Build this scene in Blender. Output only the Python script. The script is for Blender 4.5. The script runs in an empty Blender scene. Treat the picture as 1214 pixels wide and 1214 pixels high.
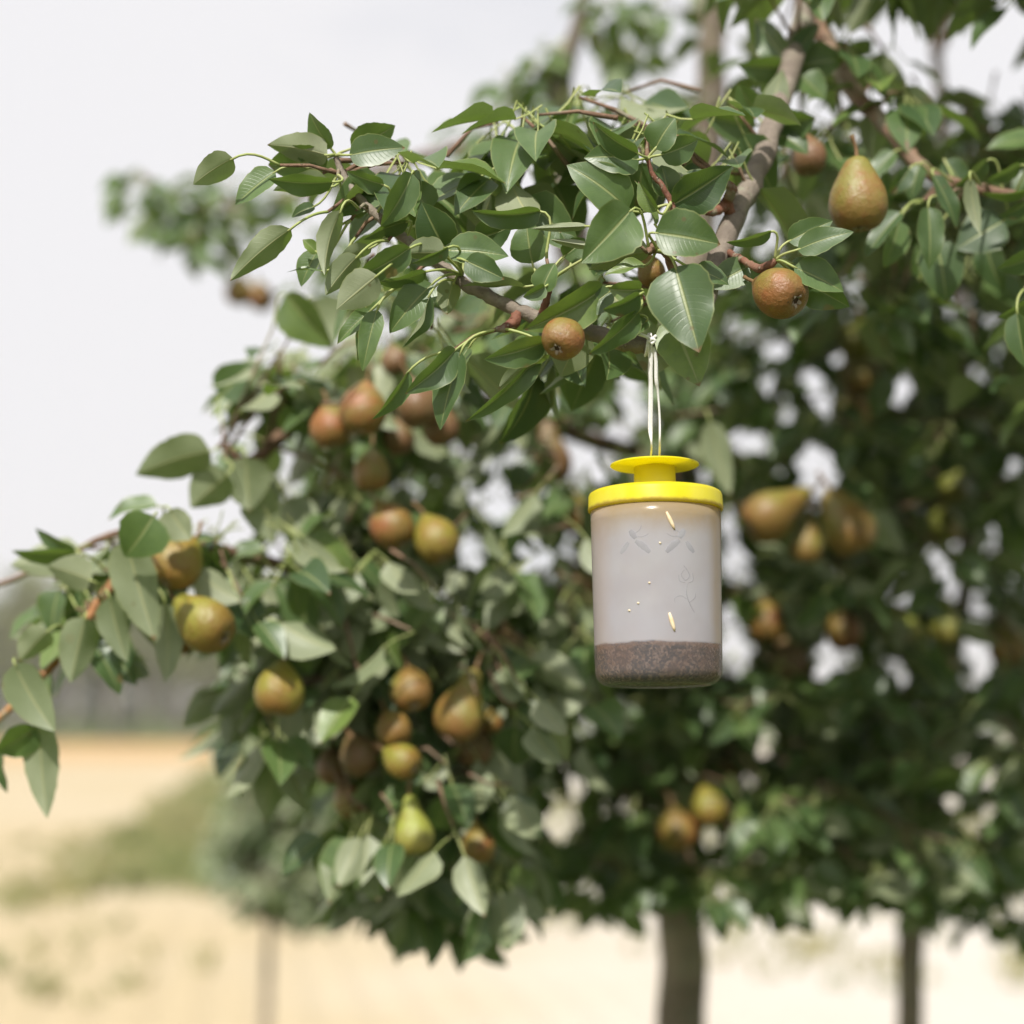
import bpy, math, random
import numpy as np
from mathutils import Vector, Matrix

random.seed(7)
rng = np.random.default_rng(7)
S = bpy.context.scene
COL = S.collection

# ------------------------------------------------------------------ camera
HORIZON = 855.0                       # row of the horizon in the photograph
FPX = 2023.0                          # focal length in photograph pixels (60 mm on 36 mm)
CAM_H = 1.5
PITCH = math.atan((HORIZON - 607.0) / FPX)
CAM = Vector((0, 0, CAM_H))
FWD = Vector((0, math.cos(PITCH), math.sin(PITCH)))
UPV = Vector((0, -math.sin(PITCH), math.cos(PITCH)))
RGT = Vector((1, 0, 0))
cd = bpy.data.cameras.new("camera")
cam = bpy.data.objects.new("camera", cd)
COL.objects.link(cam)
cam.location = CAM
cam.rotation_euler = (math.pi / 2 + PITCH, 0, 0)
cd.lens = 60
cd.sensor_width = 36
cd.clip_start = 0.05
cd.clip_end = 3000
cd.dof.use_dof = True
cd.dof.focus_distance = 1.2
cd.dof.aperture_fstop = 2.6
S.camera = cam

# ------------------------------------------------------------------ sky and sun
SUN_EL, SUN_AZ = math.radians(47), math.radians(-14)      # behind the camera, a little to the left
SUN = Vector((math.sin(SUN_AZ) * math.cos(SUN_EL), -math.cos(SUN_AZ) * math.cos(SUN_EL), math.sin(SUN_EL)))
W = bpy.data.worlds.new("World")
S.world = W
W.use_nodes = True
nt = W.node_tree
nt.nodes.clear()
out = nt.nodes.new("ShaderNodeOutputWorld")
bg = nt.nodes.new("ShaderNodeBackground")
sky = nt.nodes.new("ShaderNodeTexSky")
sky.sky_type = 'NISHITA'
sky.sun_disc = False
sky.sun_elevation = SUN_EL
sky.sun_rotation = math.pi + SUN_AZ * -1
mulsky = nt.nodes.new("ShaderNodeMix"); mulsky.data_type = 'RGBA'; mulsky.blend_type = 'MIX'
tc = nt.nodes.new("ShaderNodeTexCoord")
mp = nt.nodes.new("ShaderNodeMapping"); mp.inputs['Scale'].default_value = (1.6, 1.6, 4.0)
nz = nt.nodes.new("ShaderNodeTexNoise"); nz.inputs['Scale'].default_value = 1.7; nz.inputs['Detail'].default_value = 5
rp = nt.nodes.new("ShaderNodeMapRange")
rp.inputs['From Min'].default_value = 0.22; rp.inputs['From Max'].default_value = 0.42
rp.inputs['To Min'].default_value = 0.70; rp.inputs['To Max'].default_value = 1.0
nt.links.new(tc.outputs['Generated'], mp.inputs['Vector'])
nt.links.new(mp.outputs[0], nz.inputs['Vector'])
nt.links.new(nz.outputs['Fac'], rp.inputs['Value'])
nt.links.new(rp.outputs[0], mulsky.inputs['Factor'])
nt.links.new(sky.outputs[0], mulsky.inputs[6])
mulsky.inputs[7].default_value = (7.95, 7.88, 8.10, 1)        # bright thin cloud over the blue
nt.links.new(mulsky.outputs[2], bg.inputs['Color'])
bg.inputs['Strength'].default_value = 0.10
nt.links.new(bg.outputs[0], out.inputs['Surface'])

sl = bpy.data.lights.new("sun", 'SUN')
sl.energy = 5.0
sl.angle = math.radians(0.6)
sl.color = (1.0, 0.955, 0.89)
so = bpy.data.objects.new("sun", sl)
COL.objects.link(so)
so.rotation_euler = SUN.to_track_quat('Z', 'Y').to_euler()

S.view_settings.view_transform = 'Standard'
S.view_settings.look = 'None'
S.view_settings.exposure = 0.18
S.view_settings.gamma = 1.0
S.view_settings.use_curve_mapping = False
S.cycles.use_denoising = True
S.cycles.max_bounces = 8
S.cycles.transparent_max_bounces = 12
S.cycles.transmission_bounces = 6

# ------------------------------------------------------------------ helpers
def P(px, py, d):
    """The point that the photograph shows at (px, py), d metres in front of the lens."""
    return CAM + FWD * d + RGT * ((px - 607.0) / FPX * d) - UPV * ((py - 607.0) / FPX * d)

CAMn, FWDn, UPn, Rn = (np.array(v) for v in (CAM, FWD, UPV, RGT))
def proj(p):
    q = np.asarray(p) - CAMn
    d = q @ FWDn
    return 607 + (q @ Rn) / d * FPX, 607 - (q @ UPn) / d * FPX, d

def cv(x, y, z):
    """Direction given as right / up / towards the camera."""
    return (RGT * x + UPV * y - FWD * z).normalized()

def mesh_obj(name, verts, faces, mats, parent=None, midx=None, smooth=True, uvs=None, loc=None):
    me = bpy.data.meshes.new(name)
    me.from_pydata([tuple(v) for v in verts], [], [tuple(f) for f in faces])
    for m in (mats if isinstance(mats, (list, tuple)) else [mats]):
        me.materials.append(m)
    if midx is not None:
        me.polygons.foreach_set('material_index', np.asarray(midx, dtype=np.int32))
    if smooth:
        me.polygons.foreach_set('use_smooth', np.ones(len(me.polygons), dtype=bool))
    if uvs is not None:
        uvl = me.uv_layers.new(name="UVMap")
        li = np.empty(len(me.loops), dtype=np.int32)
        me.loops.foreach_get('vertex_index', li)
        uvl.data.foreach_set('uv', np.asarray(uvs, dtype=np.float32)[li].ravel())
    me.update()
    return link(name, me, parent, loc)

def link(name, me, parent=None, loc=None, matrix=None):
    o = bpy.data.objects.new(name, me)
    COL.objects.link(o)
    if parent is not None:
        o.parent = parent
    if loc is not None:
        o.location = loc
    if matrix is not None:
        o.matrix_basis = matrix
    return o

def tag(o, label=None, cat=None, group=None, kind=None):
    if label: o['label'] = label
    if cat: o['category'] = cat
    if group: o['group'] = group
    if kind: o['kind'] = kind
    return o

def empty(name, loc, label=None, cat=None, group=None):
    o = bpy.data.objects.new(name, None)
    COL.objects.link(o)
    o.empty_display_size = 0.05
    o.location = loc
    return tag(o, label, cat, group)

class MB:
    def __init__(s):
        s.v, s.f, s.m = [], [], []
    def add(s, v, f, mi=0):
        b = len(s.v)
        s.v += [tuple(x) for x in v]
        s.f += [tuple(i + b for i in q) for q in f]
        s.m += [mi] * len(f)
    def build(s, name, mats, parent=None, loc=None, smooth=True):
        off = Vector(loc) if loc is not None else Vector((0, 0, 0))
        return mesh_obj(name, [Vector(v) - off for v in s.v], s.f, mats, parent, s.m, smooth, loc=loc)

def spline(pts, n):
    """Catmull-Rom through pts (Vectors), n steps per span."""
    p = [pts[0] * 2 - pts[1]] + list(pts) + [pts[-1] * 2 - pts[-2]]
    res = []
    for i in range(1, len(p) - 2):
        for k in range(n):
            t = k / n
            a, b, c, d = p[i - 1], p[i], p[i + 1], p[i + 2]
            res.append(0.5 * ((2 * b) + (c - a) * t + (2 * a - 5 * b + 4 * c - d) * t * t + (3 * b - a - 3 * c + d) * t ** 3))
    res.append(p[-2].copy())
    return res

def tube(path, radii, seg=8, caps=True, wob=0.0):
    v, f = [], []
    n = len(path)
    t0 = (path[1] - path[0]).normalized()
    ref = Vector((0, 0, 1)) if abs(t0.z) < 0.9 else Vector((1, 0, 0))
    nrm = (ref - t0 * ref.dot(t0)).normalized()
    for i in range(n):
        t = (path[min(i + 1, n - 1)] - path[max(i - 1, 0)]).normalized()
        nrm = (nrm - t * nrm.dot(t)).normalized()
        bi = t.cross(nrm)
        r = radii[i] if hasattr(radii, '__len__') else radii
        for k in range(seg):
            a = 2 * math.pi * k / seg
            rr = r * (1 + (random.uniform(-wob, wob) if wob else 0))
            v.append(path[i] + (nrm * math.cos(a) + bi * math.sin(a)) * rr)
    for i in range(n - 1):
        for k in range(seg):
            k2 = (k + 1) % seg
            f.append((i * seg + k, i * seg + k2, (i + 1) * seg + k2, (i + 1) * seg + k))
    if caps:
        f.append(tuple(range(seg - 1, -1, -1)))
        f.append(tuple((n - 1) * seg + k for k in range(seg)))
    return v, f

def lathe(prof, seg=48, closed=False):
    """prof: list of (r, z); returns verts and faces around z."""
    v, f = [], []
    n = len(prof)
    for r, z in prof:
        for k in range(seg):
            a = 2 * math.pi * k / seg
            v.append((r * math.cos(a), r * math.sin(a), z))
    for i in range(n if closed else n - 1):
        j = (i + 1) % n
        for k in range(seg):
            k2 = (k + 1) % seg
            f.append((i * seg + k, i * seg + k2, j * seg + k2, j * seg + k))
    return v, f

# ------------------------------------------------------------------ materials
def new_mat(name):
    m = bpy.data.materials.new(name)
    m.use_nodes = True
    t = m.node_tree
    t.nodes.clear()
    o = t.nodes.new("ShaderNodeOutputMaterial")
    return m, t, o

class N:
    """Small node-building helper."""
    def __init__(s, t): s.t = t
    def node(s, typ, **kw):
        n = s.t.nodes.new(typ)
        for k, v in kw.items(): setattr(n, k, v)
        return n
    def put(s, sock, val):
        if isinstance(val, bpy.types.NodeSocket): s.t.links.new(val, sock)
        else: sock.default_value = val
    def math(s, op, a, b=0.0, c=None, clamp=False):
        n = s.node("ShaderNodeMath", operation=op); n.use_clamp = clamp
        s.put(n.inputs[0], a); s.put(n.inputs[1], b)
        if c is not None: s.put(n.inputs[2], c)
        return n.outputs[0]
    def rng(s, x, a, b, c=0.0, d=1.0, smooth=True):
        n = s.node("ShaderNodeMapRange")
        n.interpolation_type = 'SMOOTHSTEP' if smooth else 'LINEAR'
        s.put(n.inputs[0], x)
        for i, q in enumerate((a, b, c, d)): s.put(n.inputs[i + 1], q)
        return n.outputs[0]
    def mix(s, fac, a, b, mode='MIX'):
        n = s.node("ShaderNodeMix", data_type='RGBA', blend_type=mode)
        s.put(n.inputs[0], fac)
        s.put(n.inputs[6], a if isinstance(a, bpy.types.NodeSocket) else (*a, 1))
        s.put(n.inputs[7], b if isinstance(b, bpy.types.NodeSocket) else (*b, 1))
        return n.outputs[2]
    def noise(s, vec, scale, detail=3.0, rough=0.5):
        n = s.node("ShaderNodeTexNoise")
        if vec is not None: s.put(n.inputs['Vector'], vec)
        n.inputs['Scale'].default_value = scale
        n.inputs['Detail'].default_value = detail
        n.inputs['Roughness'].default_value = rough
        return n.outputs['Fac']
    def voro(s, vec, scale):
        n = s.node("ShaderNodeTexVoronoi")
        if vec is not None: s.put(n.inputs['Vector'], vec)
        n.inputs['Scale'].default_value = scale
        return n
    def bump(s, h, strength, dist):
        n = s.node("ShaderNodeBump")
        n.inputs['Strength'].default_value = strength
        n.inputs['Distance'].default_value = dist
        s.put(n.inputs['Height'], h)
        return n.outputs[0]
    def pbsdf(s, color, rough=0.5, spec=0.5, normal=None):
        n = s.node("ShaderNodeBsdfPrincipled")
        s.put(n.inputs['Base Color'], color if isinstance(color, bpy.types.NodeSocket) else (*color, 1))
        s.put(n.inputs['Roughness'], rough)
        s.put(n.inputs['Specular IOR Level'], spec)
        if normal is not None: s.put(n.inputs['Normal'], normal)
        return n
    def mixsh(s, fac, a, b):
        n = s.node("ShaderNodeMixShader")
        s.put(n.inputs[0], fac); s.put(n.inputs[1], a); s.put(n.inputs[2], b)
        return n.outputs[0]

def leaf_material():
    m, t, o = new_mat("pear_leaf")
    n = N(t)
    uv = n.node("ShaderNodeUVMap"); uv.uv_map = "UVMap"
    sp = n.node("ShaderNodeSeparateXYZ"); n.put(sp.inputs[0], uv.outputs[0])
    u, v = sp.outputs[0], sp.outputs[1]
    e = n.math('ABSOLUTE', n.math('SUBTRACT', n.math('MULTIPLY', u, 2.0), 1.0))
    info = n.node("ShaderNodeObjectInfo")
    at = n.node("ShaderNodeAttribute"); at.attribute_name = "leaf_random"
    r1 = n.math('FRACT', n.math('ADD', info.outputs['Random'], at.outputs['Fac']))
    r2 = n.math('FRACT', n.math('MULTIPLY', r1, 17.31))
    geo = n.node("ShaderNodeNewGeometry")
    tcn = n.node("ShaderNodeTexCoord")
    # veins
    mid = n.rng(e, 0.02, 0.075, 1.0, 0.0)
    ph = n.math('FRACT', n.math('MULTIPLY', n.math('SUBTRACT', v, n.math('MULTIPLY', n.math('POWER', e, 1.25), 0.17)), 13.0))
    vein = n.math('MULTIPLY', n.rng(n.math('ABSOLUTE', n.math('SUBTRACT', ph, 0.5)), 0.0, 0.10, 1.0, 0.0), n.rng(e, 0.6, 0.95, 1.0, 0.0))
    edge = n.rng(e, 0.93, 0.985)
    mott = n.noise(tcn.outputs['Object'], 75, 3, 0.6)
    up = n.mix(r1, (0.043, 0.084, 0.030), (0.118, 0.188, 0.058))
    up = n.mix(n.rng(r2, 0.80, 0.95), up, (0.155, 0.225, 0.050))
    up = n.mix(n.math('MULTIPLY', n.rng(mott, 0.40, 0.70), 0.45), up, (0.040, 0.085, 0.024))
    up = n.mix(n.math('MULTIPLY', vein, 0.20), up, (0.135, 0.20, 0.075))
    up = n.mix(n.math('MULTIPLY', mid, 0.85), up, (0.30, 0.34, 0.13))
    un = n.mix(r1, (0.215, 0.255, 0.140), (0.310, 0.340, 0.210))
    un = n.mix(n.math('MULTIPLY', n.rng(mott, 0.40, 0.70), 0.3), un, (0.16, 0.19, 0.085))
    un = n.mix(n.math('MULTIPLY', vein, 0.15), un, (0.28, 0.31, 0.16))
    un = n.mix(n.math('MULTIPLY', mid, 0.8), un, (0.40, 0.41, 0.20))
    col = n.mix(geo.outputs['Backfacing'], up, un)
    col = n.mix(n.math('MULTIPLY', edge, 0.6), col, (0.29, 0.32, 0.12))
    # a few brown specks and scab spots
    spot = n.voro(tcn.outputs['Object'], 55)
    sm = n.math('MULTIPLY', n.rng(spot.outputs['Distance'], 0.06, 0.11, 1.0, 0.0), n.rng(r2, 0.45, 0.55))
    col = n.mix(n.math('MULTIPLY', sm, 0.6), col, (0.13, 0.075, 0.03))
    tipb = n.math('MULTIPLY', n.rng(n.math('ADD', v, n.math('MULTIPLY', mott, 0.10)), 0.985, 1.03), n.rng(r2, 0.55, 0.65))
    col = n.mix(tipb, col, (0.16, 0.085, 0.03))
    scab = n.voro(tcn.outputs['Object'], 21)
    sc = n.math('MULTIPLY', n.rng(n.math('ADD', scab.outputs['Distance'], n.math('MULTIPLY', mott, 0.10)), 0.13, 0.17, 1.0, 0.0), n.rng(r2, 0.30, 0.22))
    col = n.mix(n.math('MULTIPLY', sc, 0.75), col, (0.20, 0.115, 0.045))
    h = n.math('ADD', n.math('MULTIPLY', mott, 0.4), n.math('SUBTRACT', n.math('MULTIPLY', vein, -0.18), n.math('MULTIPLY', mid, 1.2)))
    bp = n.bump(h, 0.4, 0.0008)
    rough = n.math('ADD', n.math('MULTIPLY', geo.outputs['Backfacing'], 0.10), n.math('ADD', 0.33, n.math('MULTIPLY', mott, 0.17)))
    pb = n.pbsdf(col, rough, 0.75, bp)
    tr = n.node("ShaderNodeBsdfTranslucent")
    n.put(tr.inputs['Color'], n.mix(n.math('ADD', mid, n.math('MULTIPLY', vein, 0.5), clamp=True), (0.17, 0.27, 0.035), (0.12, 0.17, 0.03)))
    n.put(tr.inputs['Normal'], bp)
    n.put(o.inputs['Surface'], n.mixsh(0.28, pb.outputs[0], tr.outputs[0]))
    return m

def bark_material(name, c1, c2, c3):
    m, t, o = new_mat(name)
    n = N(t)
    tcn = n.node("ShaderNodeTexCoord")
    a = n.noise(tcn.outputs['Object'], 70, 5, 0.65)
    b = n.noise(tcn.outputs['Object'], 14, 3)
    c = n.mix(n.rng(a, 0.35, 0.65), c1, c2)
    c = n.mix(n.math('MULTIPLY', n.rng(b, 0.5, 0.68), 0.7), c, c3)
    lich = n.math('MULTIPLY', n.rng(n.noise(tcn.outputs['Object'], 33, 4, 0.7), 0.56, 0.64), 0.6)
    c = n.mix(lich, c, (0.27, 0.28, 0.20))
    lent = n.voro(tcn.outputs['Object'], 170)
    lm = n.rng(lent.outputs['Distance'], 0.12, 0.2, 1, 0)
    c = n.mix(n.math('MULTIPLY', lm, 0.5), c, (0.36, 0.30, 0.22))
    bp = n.bump(n.math('ADD', a, n.math('MULTIPLY', lm, 0.4)), 0.9, 0.003)
    n.put(o.inputs['Surface'], n.pbsdf(c, 0.72, 0.3, bp).outputs[0])
    return m

def pear_material(name, base, blush, russet, shine=0.42):
    m, t, o = new_mat(name)
    n = N(t)
    tcn = n.node("ShaderNodeTexCoord")
    info = n.node("ShaderNodeObjectInfo")
    sp = n.node("ShaderNodeSeparateXYZ"); n.put(sp.inputs[0], tcn.outputs['Generated'])
    ns = n.noise(tcn.outputs['Object'], 8, 4, 0.65)
    off = n.node('ShaderNodeVectorMath', operation='ADD'); n.put(off.inputs[0], tcn.outputs['Object']); n.put(off.inputs[1], info.outputs['Random'])
    nl = n.noise(off.outputs[0], 1.7, 3, 0.55)
    c = n.mix(n.rng(nl, 0.38, 0.66), base, blush)
    low = n.rng(sp.outputs[2], 0.50, 0.02)
    c = n.mix(n.math('MULTIPLY', low, n.math('ADD', 0.40, n.math('MULTIPLY', nl, 0.5))), c, russet)
    c = n.mix(n.math('MULTIPLY', n.rng(ns, 0.50, 0.66), 0.45), c, russet)
    lent = n.voro(tcn.outputs['Object'], 17)
    lm = n.rng(lent.outputs['Distance'], 0.10, 0.22, 1, 0)
    c = n.mix(n.math('MULTIPLY', lm, 0.50), c, (0.36, 0.28, 0.13))
    blem = n.voro(off.outputs[0], 3.2)
    bm = n.math('MULTIPLY', n.rng(blem.outputs['Distance'], 0.04, 0.09, 1, 0), 0.7)
    c = n.mix(bm, c, (0.05, 0.03, 0.02))
    bp = n.bump(n.math('ADD', ns, n.math('MULTIPLY', lm, 0.5)), 0.30, 0.006)
    pb = n.pbsdf(c, n.math('ADD', shine - 0.07, n.math('MULTIPLY', ns, 0.16)), 0.55, bp)
    n.put(o.inputs['Surface'], pb.outputs[0])
    return m

def plain_material(name, c1, c2, scale, rough, spec=0.4, bump=0.0, dist=0.001):
    m, t, o = new_mat(name)
    n = N(t)
    tcn = n.node("ShaderNodeTexCoord")
    a = n.noise(tcn.outputs['Object'], scale, 4, 0.6)
    c = n.mix(n.rng(a, 0.35, 0.65), c1, c2)
    bp = n.bump(a, bump, dist) if bump else None
    n.put(o.inputs['Surface'], n.pbsdf(c, rough, spec, bp).outputs[0])
    return m

M_LEAF = leaf_material()
M_PETIOLE = plain_material("petiole", (0.30, 0.36, 0.11), (0.37, 0.39, 0.16), 60, 0.5)
M_BARK = bark_material("twig_bark", (0.15, 0.088, 0.058), (0.22, 0.135, 0.085), (0.30, 0.23, 0.165))
M_LIMB = bark_material("limb_bark", (0.16, 0.13, 0.105), (0.235, 0.195, 0.155), (0.29, 0.25, 0.205))
M_TRUNK = bark_material("trunk_bark", (0.15, 0.115, 0.09), (0.25, 0.20, 0.155), (0.33, 0.27, 0.21))
M_REDTWIG = bark_material("young_twig", (0.30, 0.125, 0.055), (0.42, 0.21, 0.09), (0.36, 0.23, 0.10))
M_SPUR = bark_material("spur_bark", (0.14, 0.06, 0.04), (0.21, 0.09, 0.055), (0.25, 0.16, 0.11))
M_PEAR = {
    'russet': pear_material("russet_pear", (0.215, 0.165, 0.034), (0.28, 0.105, 0.032), (0.19, 0.088, 0.025)),
    'olive': pear_material("olive_pear", (0.205, 0.185, 0.036), (0.23, 0.14, 0.034), (0.24, 0.095, 0.034)),
    'yellow': pear_material("yellow_pear", (0.235, 0.225, 0.030), (0.25, 0.175, 0.030), (0.21, 0.085, 0.026)),
    'green': pear_material("green_pear", (0.26, 0.29, 0.045), (0.24, 0.24, 0.045), (0.22, 0.14, 0.04)),
    'brown': pear_material("brown_pear", (0.18, 0.125, 0.050), (0.20, 0.105, 0.055), (0.17, 0.075, 0.035)),
}
M_STEM = plain_material("pear_stem", (0.16, 0.09, 0.045), (0.24, 0.15, 0.07), 120, 0.7, 0.3, 0.4)
M_CALYX = plain_material("pear_calyx", (0.035, 0.02, 0.012), (0.10, 0.06, 0.035), 300, 0.8, 0.2)
M_SEPAL = plain_material("pear_sepal", (0.28, 0.22, 0.17), (0.36, 0.29, 0.23), 300, 0.8, 0.2)

# ------------------------------------------------------------------ ground and far field
def ground():
    m, t, o = new_mat("field_ground")
    n = N(t)
    geo = n.node("ShaderNodeNewGeometry")
    sp = n.node("ShaderNodeSeparateXYZ"); n.put(sp.inputs[0], geo.outputs['Position'])
    x, y = sp.outputs[0], sp.outputs[1]
    big = n.noise(geo.outputs['Position'], 0.09, 4, 0.6)
    mid = n.noise(geo.outputs['Position'], 0.9, 4, 0.6)
    fine = n.noise(geo.outputs['Position'], 14, 4, 0.7)
    # drilled rows of stubble run away from the camera
    row = n.math('SINE', n.math('MULTIPLY', n.math('ADD', x, n.math('MULTIPLY', y, 0.16)), 22.0))
    straw = n.mix(n.rng(fine, 0.3, 0.7), (0.42, 0.335, 0.20), (0.52, 0.435, 0.285))
    straw = n.mix(n.math('MULTIPLY', n.rng(big, 0.42, 0.62), 0.7), straw, (0.54, 0.475, 0.355))
    straw = n.mix(n.math('MULTIPLY', n.rng(row, 0.2, 1.0), 0.06), straw, (0.36, 0.27, 0.15))
    far = n.rng(n.math('ADD', y, n.math('MULTIPLY', big, 30)), 66, 100)
    straw = n.mix(n.math('MULTIPLY', far, 0.85), straw, (0.50, 0.30, 0.115))
    # grass margin beside the orchard row
    dx = n.math('ADD', n.math('ADD', x, n.math('MULTIPLY', y, 0.135)), n.math('ADD', 1.9, n.math('MULTIPLY', n.math('SUBTRACT', mid, 0.5), 1.4)))
    g1 = n.math('MULTIPLY', n.rng(dx, -0.3, 0.5), n.rng(dx, 1.2, 2.4, 1.0, 0.0))
    grass = n.mix(n.rng(fine, 0.3, 0.7), (0.085, 0.135, 0.035), (0.16, 0.20, 0.06))
    c = n.mix(n.math('MULTIPLY', n.math('MULTIPLY', g1, n.rng(y, 15, 23)), n.rng(n.noise(geo.outputs['Position'], 0.35, 3), 0.30, 0.62, 0.55, 0.95)), straw, grass)
    pale = n.rng(n.math('ADD', dx, n.math('MULTIPLY', big, 3.0)), 3.0, 7.0)
    c = n.mix(n.math('MULTIPLY', pale, 0.7), c, n.mix(n.rng(fine, 0.3, 0.7), (0.54, 0.51, 0.475), (0.64, 0.615, 0.59)))
    # mown sward round the trees, unseen, put in to cut ground bounce
    sward = n.math('MULTIPLY', n.rng(n.math('ADD', y, n.math('MULTIPLY', mid, 1.5)), 9.2, 7.6), n.rng(n.math('ADD', x, n.math('MULTIPLY', mid, 1.0)), -5.0, -3.5))
    c = n.mix(sward, c, n.mix(n.rng(fine, 0.3, 0.7), (0.050, 0.085, 0.022), (0.10, 0.13, 0.04)))
    verge = n.rng(y, 119, 123)
    c = n.mix(verge, c, n.mix(n.rng(mid, 0.3, 0.7), (0.10, 0.15, 0.05), (0.17, 0.20, 0.08)))
    bp = n.bump(n.math('ADD', fine, n.math('MULTIPLY', row, 0.3)), 0.6, 0.05)
    n.put(o.inputs['Surface'], n.pbsdf(c, 0.9, 0.15, bp).outputs[0])
    nx, ny = 60, 60
    xs = np.linspace(-1, 1, nx) ** 3 * 900
    ys = np.linspace(-0.28, 1, ny) ** 3 * 1800
    v, f = [], []
    for j in range(ny):
        for i in range(nx):
            v.append((xs[i], ys[j], 0.0 if abs(ys[j]) < 15 else 0.05 * math.sin(xs[i] * .21) * math.cos(ys[j] * .17)))
    for j in range(ny - 1):
        for i in range(nx - 1):
            f.append((j * nx + i, j * nx + i + 1, (j + 1) * nx + i + 1, (j + 1) * nx + i))
    o = mesh_obj("ground", v, f, m)
    tag(o, "flat field of pale straw stubble with a narrow grass margin", kind="structure")
ground()

def tufts():
    V, F = [], []
    def tuft(x, y, h):
        for _ in range(6):
            a = random.uniform(0, 6.28); l = random.uniform(0.3, 0.8) * h
            w = random.uniform(0.008, 0.02)
            bx, by = x + random.uniform(-.08, .08), y + random.uniform(-.08, .08)
            b0 = len(V)
            V.extend([(bx - w * math.sin(a), by + w * math.cos(a), 0.0), (bx + w * math.sin(a), by - w * math.cos(a), 0.0), (bx + l * .3 * math.cos(a), by + l * .3 * math.sin(a), h * .6), (bx + l * math.cos(a), by + l * math.sin(a), h * random.uniform(.7, 1))])
            F.extend([(b0, b0 + 1, b0 + 2), (b0, b0 + 2, b0 + 3)])
    for _ in range(1700):                      # the grass margin on the left
        y = random.uniform(15, 60)
        tuft(-1.9 - 0.135 * y + random.triangular(-0.4, 2.6, 0.9), y, random.uniform(0.08, 0.3))
    for _ in range(150):                       # weedy patches in the stubble and near the trees
        cx, cy = random.uniform(-6, 9), random.uniform(8.8, 34)
        for _k in range(random.randint(4, 22)):
            tuft(cx + random.gauss(0, 0.35), cy + random.gauss(0, 0.5), random.uniform(0.05, 0.2))
    m = plain_material("tuft_grass", (0.15, 0.18, 0.06), (0.30, 0.27, 0.12), 0.8, 0.7, 0.3)
    tag(mesh_obj("grass", V, F, m, smooth=False), "scattered grass tufts in the margin and stubble", "grass", kind="stuff")
tufts()

# ------------------------------------------------------------------ leaves
def leaf_arrays(L, Wd, fold=20, bend=25, curl=0.0, wave=0.03, nv=8, nu=6, seed=0, tipk=0.98):
    """A pear leaf: base at 0, tip at (0, L, 0), upper side +Z, edges folded up from the midrib."""
    r = random.Random(seed)
    fold, bend = math.radians(fold), math.radians(bend)
    vs = [i / nv for i in range(nv + 1)]
    ang = [bend * (0.5 - q) for q in vs]
    cy, cz = [0.0], [0.0]
    for i in range(nv):
        a = (ang[i] + ang[i + 1]) / 2
        cy.append(cy[-1] + math.cos(a) / nv); cz.append(cz[-1] + math.sin(a) / nv)
    k = 1.0 / cy[-1]
    ph, ph2 = r.uniform(0, 6.28), r.uniform(0, 6.28)
    asym = r.uniform(-0.06, 0.06)
    V, F, UV = [], [], []
    for i, q in enumerate(vs):
        w = (q ** 0.52) * ((1 - q) ** tipk) * (2.65 - 1.24 * (1.0 - tipk)) if 0 < q < 1 else 0.0
        if i == 0: w = 0.10
        if i == nv: w = 0.012
        w *= Wd / 2
        a = ang[i]
        nn = (-math.sin(a), math.cos(a))
        for j in range(nu + 1):
            u = j / nu * 2 - 1
            s = u * w * (1 + asym * (1 if u > 0 else -1)) * (1 + (r.uniform(-0.05, 0.035) if j in (0, nu) and nv > 8 else 0))
            fl = fold - curl * abs(u) * 1.0
            off = abs(s) * math.sin(fl) + wave * L * u * u * math.sin(q * 9 + (ph if u > 0 else ph2)) * (w / (Wd / 2))
            V.append((s * math.cos(fl), cy[i] * k * L + nn[0] * off, cz[i] * k * L + nn[1] * off))
            UV.append((j / nu, q))
    for i in range(nv):
        for j in range(nu):
            b = i * (nu + 1) + j
            F.append((b, b + 1, b + nu + 2, b + nu + 1))
    return V, F, UV

def leaf_frame(B, T, roll, toward=None):
    ax = (T - B).normalized()
    tw = (CAM - (B + T) / 2) if toward is None else toward
    n0 = (tw - ax * tw.dot(ax))
    n0 = n0.normalized() if n0.length > 1e-5 else ax.orthogonal().normalized()
    n0 = Matrix.Rotation(math.radians(roll), 3, ax) @ n0
    xa = ax.cross(n0)
    return Matrix((xa, ax, n0)).transposed()

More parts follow.
